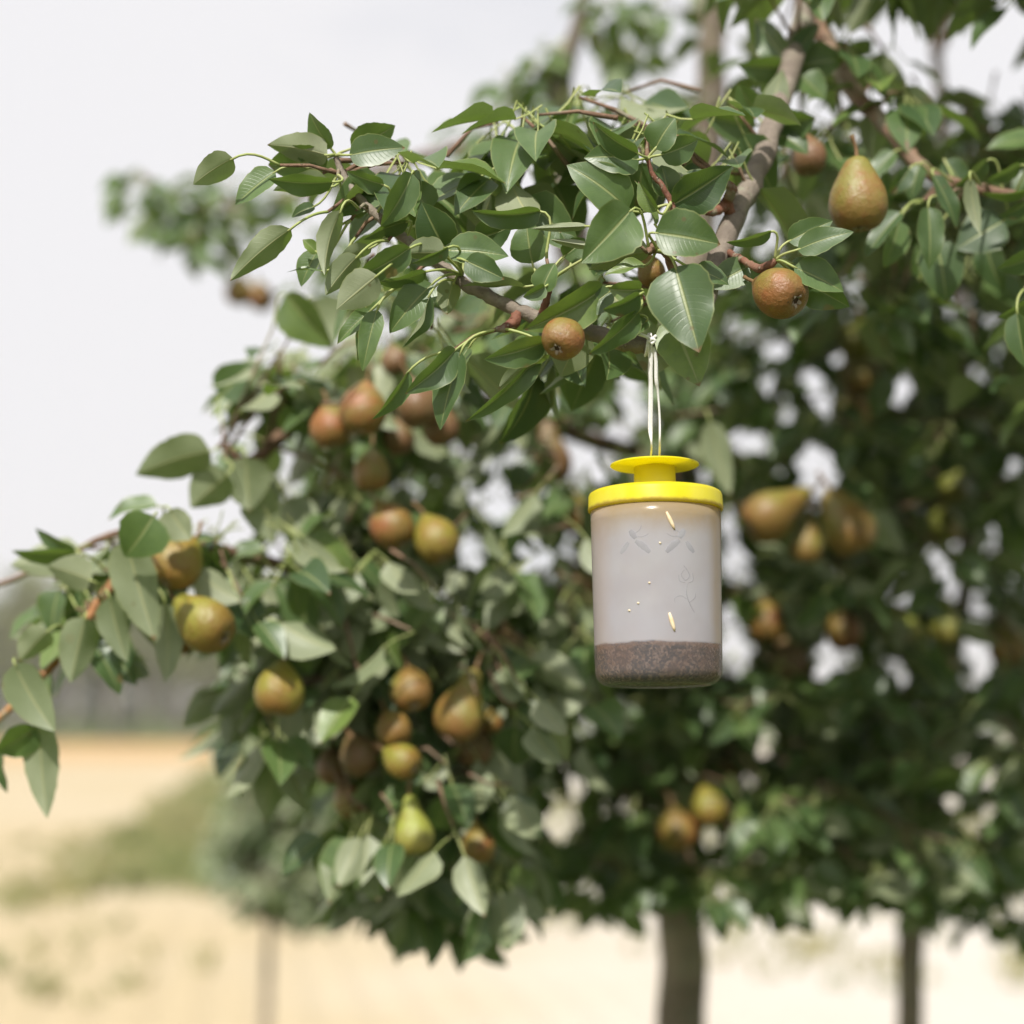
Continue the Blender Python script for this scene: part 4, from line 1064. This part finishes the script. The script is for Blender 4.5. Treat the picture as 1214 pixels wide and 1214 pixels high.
PEAR_MESH = {}
def pear_mesh(kind, neck, var):
    key = (kind, neck, var)
    if key in PEAR_MESH: return PEAR_MESH[key]
    r = random.Random(hash(key[1:]) + 5)
    base = pear_profile(neck)
    fine = []
    n = len(base)
    for i in range(n - 1):
        p0, p1, p2, p3 = base[max(i - 1, 0)], base[i], base[i + 1], base[min(i + 2, n - 1)]
        for k in range(3):
            t = k / 3
            q = [0.5 * (2 * p1[c] + (p2[c] - p0[c]) * t + (2 * p0[c] - 5 * p1[c] + 4 * p2[c] - p3[c]) * t * t + (3 * p1[c] - p0[c] - 3 * p2[c] + p3[c]) * t ** 3) for c in (0, 1)]
            fine.append((max(q[0], 0.0005), q[1]))
    fine.append((0.0005, base[-1][1]))
    v, f = lathe(fine, 36)
    bx, by, ph = r.uniform(-.10, .10), r.uniform(-.10, .10), r.uniform(0, 6)
    out = []
    for x, y, z in v:
        a = math.atan2(y, x)
        k = 1 + 0.034 * math.cos(2 * a + ph) + 0.022 * math.cos(3 * a + 2 * ph) + 0.008 * math.cos(5 * a - ph)
        q = max(0, z) ** 2
        out.append((x * k + bx * q, y * k + by * q, z))
    me = bpy.data.meshes.new("pear_body")
    me.from_pydata(out, [], f)
    me.polygons.foreach_set('use_smooth', np.ones(len(f), dtype=bool))
    me.materials.append(M_PEAR[kind])
    top = base[-1][1]
    tx, ty = bx * top * top, by * top * top
    path = spline([Vector((tx, ty, top - 0.06)), Vector((tx * 1.1, ty * 1.1, top + 0.12)), Vector((tx * 1.3 + 0.04, ty * 1.3, top + 0.24)), Vector((tx * 1.4 + 0.10, ty * 1.4, top + 0.38))], 3)
    sv, sf = tube(path, [0.046 - 0.012 * math.sin(3.14 * i / (len(path) - 1)) for i in range(len(path))], 7)
    sm = bpy.data.meshes.new("pear_stem"); sm.from_pydata([tuple(q) for q in sv], [], sf); sm.materials.append(M_STEM)
    sm.polygons.foreach_set('use_smooth', np.ones(len(sf), dtype=bool))
    zc = base[0][1]
    mb = MB()
    dv, df = lathe([(0.001, zc - 0.02), (0.05, zc - 0.022), (0.085, zc - 0.028), (0.09, zc + 0.02)], 12)
    mb.add(dv, df, 0)
    for k in range(5):
        a = 6.283 * k / 5 + r.uniform(-.2, .2)
        ca, sa = math.cos(a), math.sin(a)
        ln = r.uniform(0.12, 0.17)
        w = 0.042
        a1 = Vector((ca, sa, 0)); a2 = Vector((-sa, ca, 0)); dz = Vector((0, 0, 1))
        p = [a1 * 0.06 + a2 * w + dz * (zc - 0.035), a1 * 0.06 - a2 * w + dz * (zc - 0.035), a1 * (ln * .75) - a2 * w * .7 + dz * (zc - 0.085), a1 * (ln * .75) + a2 * w * .7 + dz * (zc - 0.085),
             a1 * ln * 1.1 + dz * (zc - 0.075)]
        p += [q + dz * 0.014 for q in p]
        mb.add(p, [(0, 1, 2, 3), (3, 2, 4), (6, 5, 8, 7), (7, 8, 9), (0, 3, 8, 5), (2, 1, 6, 7), (3, 4, 9, 8), (4, 2, 7, 9)], 1)
    cm = bpy.data.meshes.new("pear_calyx"); cm.from_pydata([tuple(q) for q in mb.v], [], mb.f)
    cm.materials.append(M_CALYX); cm.materials.append(M_SEPAL)
    cm.polygons.foreach_set('material_index', np.array(mb.m, dtype=np.int32))
    PEAR_MESH[key] = (me, sm, cm)
    return PEAR_MESH[key]

GR = "pears hanging in the trees"
def pear(px, py, w, d, cal, kind, neck, label, spin=None):
    """Body centred at the photo point, w pixels wide; cal is the way the calyx points (right, up, towards the lens)."""
    c = P(px, py, d)
    size = w / FPX * d
    z = -cv(*cal)
    x = z.orthogonal().normalized()
    R = Matrix((x, z.cross(x), z)).transposed() @ Matrix.Rotation(spin if spin is not None else random.uniform(0, 6.28), 3, 'Z')
    root = empty("pear", c, label, "pear", GR)
    root.matrix_basis = Matrix.Translation(c) @ R.to_4x4() @ Matrix.Scale(size, 4)
    me, sm, cm = pear_mesh(kind, neck, random.randrange(3))
    link("body", me, root); link("stem", sm, root); link("calyx", cm, root)
    return root

for a in PEARS:
    pear(*a)

# ------------------------------------------------------------------ the trap
D = 1.2
MM = D / FPX                                     # metres per photo pixel at the trap
def plastic_jar(clear=0.48):
    m, t, o = new_mat("frosted_plastic")
    n = N(t)
    tcn = n.node("ShaderNodeTexCoord")
    sp = n.node("ShaderNodeSeparateXYZ"); n.put(sp.inputs[0], tcn.outputs['Object'])
    big = n.noise(tcn.outputs['Object'], 28, 4, 0.6)
    fine = n.noise(tcn.outputs['Object'], 240, 4, 0.7)
    c = n.mix(n.rng(big, 0.35, 0.7), (0.79, 0.775, 0.84), (0.75, 0.72, 0.77))
    lid_glow = n.math('MULTIPLY', n.rng(n.math('ADD', sp.outputs[2], n.math('MULTIPLY', n.math('SUBTRACT', big, .5), 0.02)), 0.098, 0.124), 0.75)
    c = n.mix(lid_glow, c, (0.66, 0.47, 0.20))  # yellow glow of the lid, painted onto the top of the wall
    right_glow = n.math('MULTIPLY', n.rng(n.math('SUBTRACT', n.math('MULTIPLY', sp.outputs[0], 1.0), n.math('MULTIPLY', big, 0.006)), 0.029, 0.0385), 0.6)
    c = n.mix(right_glow, c, (0.62, 0.46, 0.24))  # warm glow along the right edge, put into the wall colour
    left_glow = n.math('MULTIPLY', n.rng(n.math('SUBTRACT', sp.outputs[0], n.math('MULTIPLY', big, 0.005)), -0.034, -0.044), 0.45)
    c = n.mix(left_glow, c, (0.80, 0.66, 0.58))  # the left edge's warm glow, painted the same way
    lowdirt = n.math('MULTIPLY', n.rng(n.math('ADD', sp.outputs[2], n.math('MULTIPLY', n.math('SUBTRACT', fine, .5), 0.004)), 0.030, 0.022), n.math('ADD', 0.25, n.math('MULTIPLY', big, 0.3)))
    c = n.mix(lowdirt, c, (0.50, 0.36, 0.26))
    df = n.node("ShaderNodeBsdfDiffuse"); n.put(df.inputs[0], c)
    tl = n.node("ShaderNodeBsdfTranslucent"); n.put(tl.inputs[0], c)
    tp = n.node("ShaderNodeBsdfTransparent"); n.put(tp.inputs[0], n.mix(0.5, c, (0.95, 0.94, 0.95)))
    gl = n.node("ShaderNodeBsdfGlossy"); gl.inputs['Roughness'].default_value = 0.22
    bp = n.bump(fine, 0.15, 0.0004)
    n.put(gl.inputs['Normal'], bp)
    s = n.mixsh(0.34, df.outputs[0], tl.outputs[0])
    wet = n.rng(n.math('ADD', sp.outputs[2], n.math('MULTIPLY', n.math('SUBTRACT', big, .5), 0.006)), 0.0290, 0.0268)
    s = n.mixsh(n.math('ADD', clear, n.math('MULTIPLY', wet, 0.36 if clear < 0.6 else 0.13)), s, tp.outputs[0])
    fr = n.node("ShaderNodeFresnel"); fr.inputs[0].default_value = 1.4
    s = n.mixsh(n.math('MULTIPLY', fr.outputs[0], 0.75 if clear < 0.6 else 0.0), s, gl.outputs[0])
    n.put(o.inputs['Surface'], s)
    return m

def yellow_plastic():
    m, t, o = new_mat("yellow_plastic")
    n = N(t)
    tcn = n.node("ShaderNodeTexCoord")
    sp = n.node("ShaderNodeSeparateXYZ"); n.put(sp.inputs[0], tcn.outputs['Object'])
    big = n.noise(tcn.outputs['Object'], 35, 4, 0.65)
    fine = n.noise(tcn.outputs['Object'], 200, 3, 0.6)
    c = n.mix(n.rng(big, 0.3, 0.7), (0.87, 0.79, 0.012), (0.89, 0.83, 0.03))
    fade = n.math('MULTIPLY', n.rng(n.noise(tcn.outputs['Object'], 18, 3), 0.42, 0.66), 0.55)
    c = n.mix(fade, c, (0.84, 0.80, 0.26))
    grime = n.math('MULTIPLY', n.rng(n.math('ADD', sp.outputs[2], n.math('MULTIPLY', n.math('SUBTRACT', fine, 0.5), 0.004)), 0.1280, 0.1246), 0.85)
    c = n.mix(grime, c, (0.34, 0.20, 0.06))
    dots = n.voro(tcn.outputs['Object'], 95)
    dm = n.math('MULTIPLY', n.rng(dots.outputs['Distance'], 0.06, 0.13, 1, 0), n.rng(big, 0.45, 0.6))
    c = n.mix(n.math('MULTIPLY', dm, 0.55), c, (0.35, 0.24, 0.05))
    pb = n.pbsdf(c, 0.42, 0.45, n.bump(fine, 0.12, 0.0004))
    tl = n.node("ShaderNodeBsdfTranslucent"); n.put(tl.inputs[0], (0.96, 0.86, 0.02, 1))
    n.put(o.inputs['Surface'], n.mixsh(0.48, pb.outputs[0], tl.outputs[0]))
    return m

base = P(781, 813, D)
trap = empty("insect_trap", base, "frosted plastic jar trap with yellow flanged lid, hung on white string", "insect trap")
trap.rotation_euler = (math.radians(-2.4), math.radians(-0.3), 0)     # hangs a touch off plumb
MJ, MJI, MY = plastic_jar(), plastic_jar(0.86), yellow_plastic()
R0, R1 = 75.2 * MM, 78.4 * MM
H = 211 * MM
def jar_r(z): return R0 + (R1 - R0) * z / H
wall = 0.0011
outer = [(0.0006, 0.0026), (0.018, 0.0022), (0.030, 0.0010), (0.0345, 0.0)]
for k in range(1, 9):
    a = math.radians(90 * k / 8)
    outer.append((R0 - 0.0098 + 0.0098 * math.sin(a), 0.0098 - 0.0098 * math.cos(a)))
for k in range(1, 13):
    z = 0.0098 + (H - 0.0098) * k / 12
    outer.append((jar_r(z), z))
inner = [(r - wall if r > 0.002 else r, z + (wall if i < 8 else 0)) for i, (r, z) in enumerate(outer)]
inner = [(max(0.0006, r), z) for r, z in inner]
v, f = lathe(outer + inner[::-1], 96)
no = (len(outer) - 1) * 96
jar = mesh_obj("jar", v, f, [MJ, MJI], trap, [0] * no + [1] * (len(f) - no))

# lid: skirt band with a rolled lower rim, flat top
zl = 209 * MM; zt = zl + 23.5 * MM; RL = 81.5 * MM
prof = [(jar_r(H) + 0.0002, zl + 0.0008), (RL - 0.0012, zl - 0.0002), (RL - 0.0002, zl + 0.0008), (RL, zl + 0.0022), (RL - 0.0004, zl + 0.0034), (RL - 0.0006, zt - 0.0030), (RL - 0.0014, zt - 0.0012), (RL - 0.0034, zt), (0.020, zt + 0.0006), (0.0155, zt + 0.0010),
        (0.0155, zt - 0.0006), (jar_r(H) + 0.0002, zt - 0.0014)]
v, f = lathe(prof, 96, True)
mesh_obj("lid", v, f, MY, trap)
# neck (entry funnel) and top disc
zn = zt + 0.0008; zd = zn + 31 * MM; RN = 25.4 * MM; RD = 53.8 * MM
v, f = lathe([(RN + 0.0016, zn), (RN + 0.0004, zn + 0.0012), (RN, zn + 0.003), (RN - 0.0003, zd - 0.001), (RN - 0.0016, zd - 0.001), (RN - 0.0016, zn)], 64, True)
mesh_obj("neck", v, f, MY, trap)
v, f = lathe([(0.0006, zd), (RN, zd - 0.0004), (RD - 0.001, zd - 0.0002), (RD, zd + 0.0005), (RD - 0.0003, zd + 0.0013), (RD - 0.0015, zd + 0.0017), (0.008, zd + 0.0022), (0.006, zd + 0.0034), (0.0006, zd + 0.0036)], 80)
mesh_obj("top_disc", v, f, MY, trap)

# small pale flecks on the wall
M_FLECK = plain_material("pale_fleck", (0.70, 0.52, 0.30), (0.78, 0.66, 0.46), 300, 0.6)
def on_wall(px, py, off=0.0):
    """Trap-local point on the near outer wall seen at the photo pixel."""
    z = (813 - py) * MM
    r = jar_r(z) + off
    x = (px - 781) * MM
    x = max(-r * 0.985, min(r * 0.985, x))
    y = -math.sqrt(r * r - x * x)
    zz = z - (r + y) * 0.0        # small lens elevation ignored
    return Vector((x, y, zz))
for a, b, w in [((787, 617), (796, 637), 2.6), ((788, 734), (794, 755), 2.8)]:
    p, q = on_wall(*a, 0.0004), on_wall(*b, 0.0004)
    pts = [p.lerp(q, k / 6) for k in range(7)]
    v, f = tube(pts, [0.0003 + w * MM * 0.75 * math.sin(math.pi * (0.08 + 0.84 * k / 6)) for k in range(7)], 8)
    mesh_obj("fleck", v, f, M_FLECK, trap)
for x, y in [(779, 653), (766, 699), (743, 730), (753, 722)]:
    v, f = tube([on_wall(x - 1, y, 0.0002), on_wall(x + 1, y + 0.6, 0.0002)], 1.1 * MM, 6)
    mesh_obj("speck", v, f, M_FLECK, trap)
# raised moulded marks: two insect emblems and a flower scroll
M_EMB = plain_material("moulded_relief", (0.235, 0.23, 0.245), (0.28, 0.275, 0.29), 60, 0.8)
def relief(name, strokes):
    mb = MB()
    for pts, w in strokes:
        path = spline([on_wall(x, y, 0.00005) for x, y in pts], 4)
        n = len(path)
        ww = [w * MM * (0.35 + 0.65 * math.sin(math.pi * (0.1 + 0.8 * i / (n - 1)))) for i in range(n)]
        nr = [Vector((q.x, q.y, 0)).normalized() for q in path]
        vv, ff = [], []
        for i, q in enumerate(path):
            t = (path[min(i + 1, n - 1)] - path[max(i - 1, 0)]).normalized()
            s = t.cross(nr[i]).normalized()
            for a, h in ((-1, -0.0001), (-0.5, 0.00008), (0.5, 0.00008), (1, -0.0001)):
                c = q + s * (a * ww[i])
                c = Vector((c.x, c.y, 0)).normalized() * (jar_r(c.z) + h) + Vector((0, 0, c.z))
                vv.append(c)
        for i in range(n - 1):
            for k in range(3):
                ff.append((i * 4 + k, i * 4 + k + 1, i * 4 + k + 5, i * 4 + k + 4))
        mb.add(vv, ff)
    return mb.build(name, [M_EMB], trap)
fly = [([(808, 637), (805, 642), (802, 647)], 4.6), ([(802, 650), (794, 656), (786, 664)], 4.8), ([(810, 651), (814, 657), (819, 663)], 4.0), ([(803, 641), (797, 637), (795, 632)], 0.6), ([(801, 645), (793, 645), (787, 642)], 0.6)]
M_EMB2 = M_EMB
relief("moulded_emblem", fly)
relief("moulded_emblem", [([(1545 - x if False else 1553 - x, y) for x, y in s], w) for s, w in fly])
relief("moulded_emblem", [([(807, 684), (803, 690), (808, 696), (813, 691), (810, 684), (806, 679)], 0.7), ([(800, 690), (801, 697), (808, 699)], 0.7), ([(817, 687), (817, 696), (811, 699)], 0.7),
                          ([(810, 699), (809, 712), (813, 724), (818, 733)], 0.8), ([(809, 718), (802, 714), (795, 717), (795, 722)], 0.7), ([(812, 722), (819, 716), (820, 711)], 0.7)])

# the catch at the bottom of the jar: its own thing, a heap of dead insects and bait
def catch_material():
    m, t, o = new_mat("brown_bait")
    n = N(t)
    tcn = n.node("ShaderNodeTexCoord")
    a = n.voro(tcn.outputs['Object'], 640); b = n.noise(tcn.outputs['Object'], 260, 4, 0.75); c0 = n.noise(tcn.outputs['Object'], 45, 3)
    g = n.node("ShaderNodeSeparateXYZ"); n.put(g.inputs[0], a.outputs['Color'])
    c = n.mix(n.rng(b, 0.38, 0.62), (0.10, 0.078, 0.062), (0.40, 0.28, 0.17))
    c = n.mix(n.math('MULTIPLY', n.rng(g.outputs[0], 0.50, 0.56), 0.95), c, (0.012, 0.012, 0.016))
    c = n.mix(n.math('MULTIPLY', n.rng(g.outputs[1], 0.78, 0.82), 0.9), c, (0.62, 0.50, 0.38))
    c = n.mix(n.math('MULTIPLY', n.rng(c0, 0.5, 0.62), 0.35), c, (0.44, 0.22, 0.08))
    spz = n.node('ShaderNodeSeparateXYZ'); n.put(spz.inputs[0], tcn.outputs['Object'])
    rim = n.math('MULTIPLY', n.rng(n.math('ADD', spz.outputs[2], n.math('MULTIPLY', n.math('SUBTRACT', c0, .5), 0.006)), 0.0238, 0.0262), 0.6)
    c = n.mix(rim, c, (0.55, 0.30, 0.11))
    n.put(o.inputs['Surface'], n.pbsdf(c, 0.8, 0.2, n.bump(b, 0.8, 0.001)).outputs[0])
    return m
prof = [(0.0006, 0.0046)]
for r, z in outer[3:]:
    if z < 0.024: prof.append((r - wall - 0.0006, z + 0.0016))
rt = jar_r(0.026) - wall - 0.0006
prof += [(rt, 0.0245), (rt, 0.0268), (rt * 0.86, 0.0272), (rt * 0.6, 0.0268), (rt * 0.3, 0.0272), (0.0006, 0.0270)]
v, f = lathe(prof, 96)
nv_ = []
for x, y, z in v:
    if z > 0.0255:
        a = math.atan2(y, x)
        z += 0.0013 * math.sin(4 * a + 1) + 0.0011 * math.sin(11 * a) + 0.0009 * math.sin(27 * a + 2) + random.uniform(-0.0012, 0.0014)
    nv_.append(Vector((x, y, z)))
RT = trap.rotation_euler.to_matrix()
mb = MB(); mb.add(nv_, f)
for k in range(420):                                   # crumbs and wing bits along the surface of the heap
    a = random.uniform(0, 6.283); r = (rt - 0.0008) * math.sqrt(random.uniform(0.35, 1.0))
    c = Vector((r * math.cos(a), r * math.sin(a), 0.0272 + random.uniform(-0.0006, 0.0012)))
    s = random.uniform(0.0005, 0.0012)
    q = Vector((random.gauss(0, 1), random.gauss(0, 1), random.gauss(0, .5))).normalized(); w = q.orthogonal().normalized(); u = q.cross(w)
    if (c.x ** 2 + c.y ** 2) ** .5 + s > rt: continue
    mb.add([c + q * s * 1.6, c + w * s * .6, c + u * s * .6, c - w * s * .6, c - u * s * .6, c - q * s * 1.6], [(0, 1, 2), (0, 2, 3), (0, 3, 4), (0, 4, 1), (5, 2, 1), (5, 3, 2), (5, 4, 3), (5, 1, 4)])
catch = mesh_obj("insect_catch", mb.v, mb.f, catch_material(), smooth=True)
catch.location = base; catch.rotation_euler = trap.rotation_euler
tag(catch, "brown crumbly layer of trapped insects and bait inside the jar bottom", "insect catch", kind="stuff")

# string: two strands down to the disc, looped round the branch, with a flattened ribbon stretch
M_STR = plain_material("white_string", (0.76, 0.74, 0.72), (0.84, 0.82, 0.80), 700, 0.75, 0.3, 0.4, 0.0004)
RTi = RT.inverted()
def tl_(px, py, d): return RTi @ (P(px, py, d) - base)
top = Vector((0, 0, zd + 0.003))
strand1 = [Vector((-0.0035, 0, zd + 0.002)), tl_(772.5, 530, 1.2), tl_(771, 508, 1.199), tl_(771.5, 470, 1.197), tl_(771, 440, 1.195), tl_(771.5, 418, 1.194), tl_(770.5, 409, 1.1935)]
mb = MB()
pth = spline(strand1, 6); n = len(pth)
vv, ff = [], []
for i, q in enumerate(pth):
    t = i / (n - 1)
    w = 0.00070 + 0.0010 * max(0.0, min(1.0, (t - 0.22) / 0.1)) * max(0.0, min(1.0, (0.96 - t) / 0.1))
    th = 0.0005
    for k in range(8):
        a = 6.283 * k / 8
        vv.append(q + Vector((w * math.cos(a), th * math.sin(a), 0)))
for i in range(n - 1):
    for k in range(8):
        ff.append((i * 8 + k, i * 8 + (k + 1) % 8, (i + 1) * 8 + (k + 1) % 8, (i + 1) * 8 + k))
mb.add(vv, ff)
s2 = spline([Vector((0.0032, 0, zd + 0.002)), tl_(782.2, 525, 1.2), tl_(782, 495, 1.2), tl_(780, 465, 1.198), tl_(778, 450, 1.196), tl_(777.5, 425, 1.195), tl_(774, 411, 1.1935)], 6)
v, f = tube(s2, [0.0008 + 0.0006 * max(0, min(1, (i / len(s2) - 0.5) / 0.1)) for i in range(len(s2))], 8)
mb.add(v, f)
# turns round the branch
bc = tl_(770.5, 409, 1.2)
for k, dx in enumerate((-0.0022, -0.0004, 0.0014)):
    ring = []
    for q in range(17):
        a = 6.283 * q / 16
        ring.append(bc + Vector((dx + 0.0012 * math.sin(a + k), 0.0077 * math.cos(a), 0.0077 * math.sin(a))))
    v, f = tube(ring, 0.0009, 6, False); mb.add(v, f)
for e in ([(771, 403, 1.192), (766, 399, 1.190), (757, 396, 1.188)], [(773, 402, 1.192), (778, 398, 1.190)], [(769, 406, 1.1905), (772, 402, 1.1895), (776, 404, 1.190), (772, 408, 1.190)]):
    v, f = tube(spline([tl_(*q) for q in e], 4), 0.0013, 6); mb.add(v, f)
st = mb.build("hanging_string", [M_STR], trap)
v, f = tube([Vector((0.0035, 0, zd + 0.004)), Vector((0.006, -0.001, zd + 0.0048)), Vector((0.008, 0.0, zd + 0.0040)), Vector((0.0086, 0.001, zd + 0.0024))], [0.0007, 0.0011, 0.0009, 0.0006], 6)
mesh_obj("string_knot", v, f, plain_material("dirty_knot", (0.28, 0.17, 0.06), (0.4, 0.27, 0.1), 400, 0.8), trap)

# ------------------------------------------------------------------ summer haze over the field
def haze():
    m, t, o = new_mat("haze_air")
    v = t.nodes.new("ShaderNodeVolumePrincipled")
    v.inputs['Color'].default_value = (0.97, 0.94, 0.88, 1)
    v.inputs['Density'].default_value = 0.0011
    v.inputs['Anisotropy'].default_value = 0.0
    t.links.new(v.outputs[0], o.inputs['Volume'])
    mb = MB()
    x0, x1, y0, y1, z0, z1 = -950, 950, -60, 1850, -1.2, 18
    mb.add([(x0, y0, z0), (x1, y0, z0), (x1, y1, z0), (x0, y1, z0), (x0, y0, z1), (x1, y0, z1), (x1, y1, z1), (x0, y1, z1)],
           [(0, 3, 2, 1), (4, 5, 6, 7), (0, 1, 5, 4), (1, 2, 6, 5), (2, 3, 7, 6), (3, 0, 4, 7)])
    tag(mb.build("haze", [m], smooth=False), "thin bright summer haze over the field", "haze", kind="stuff")
haze()
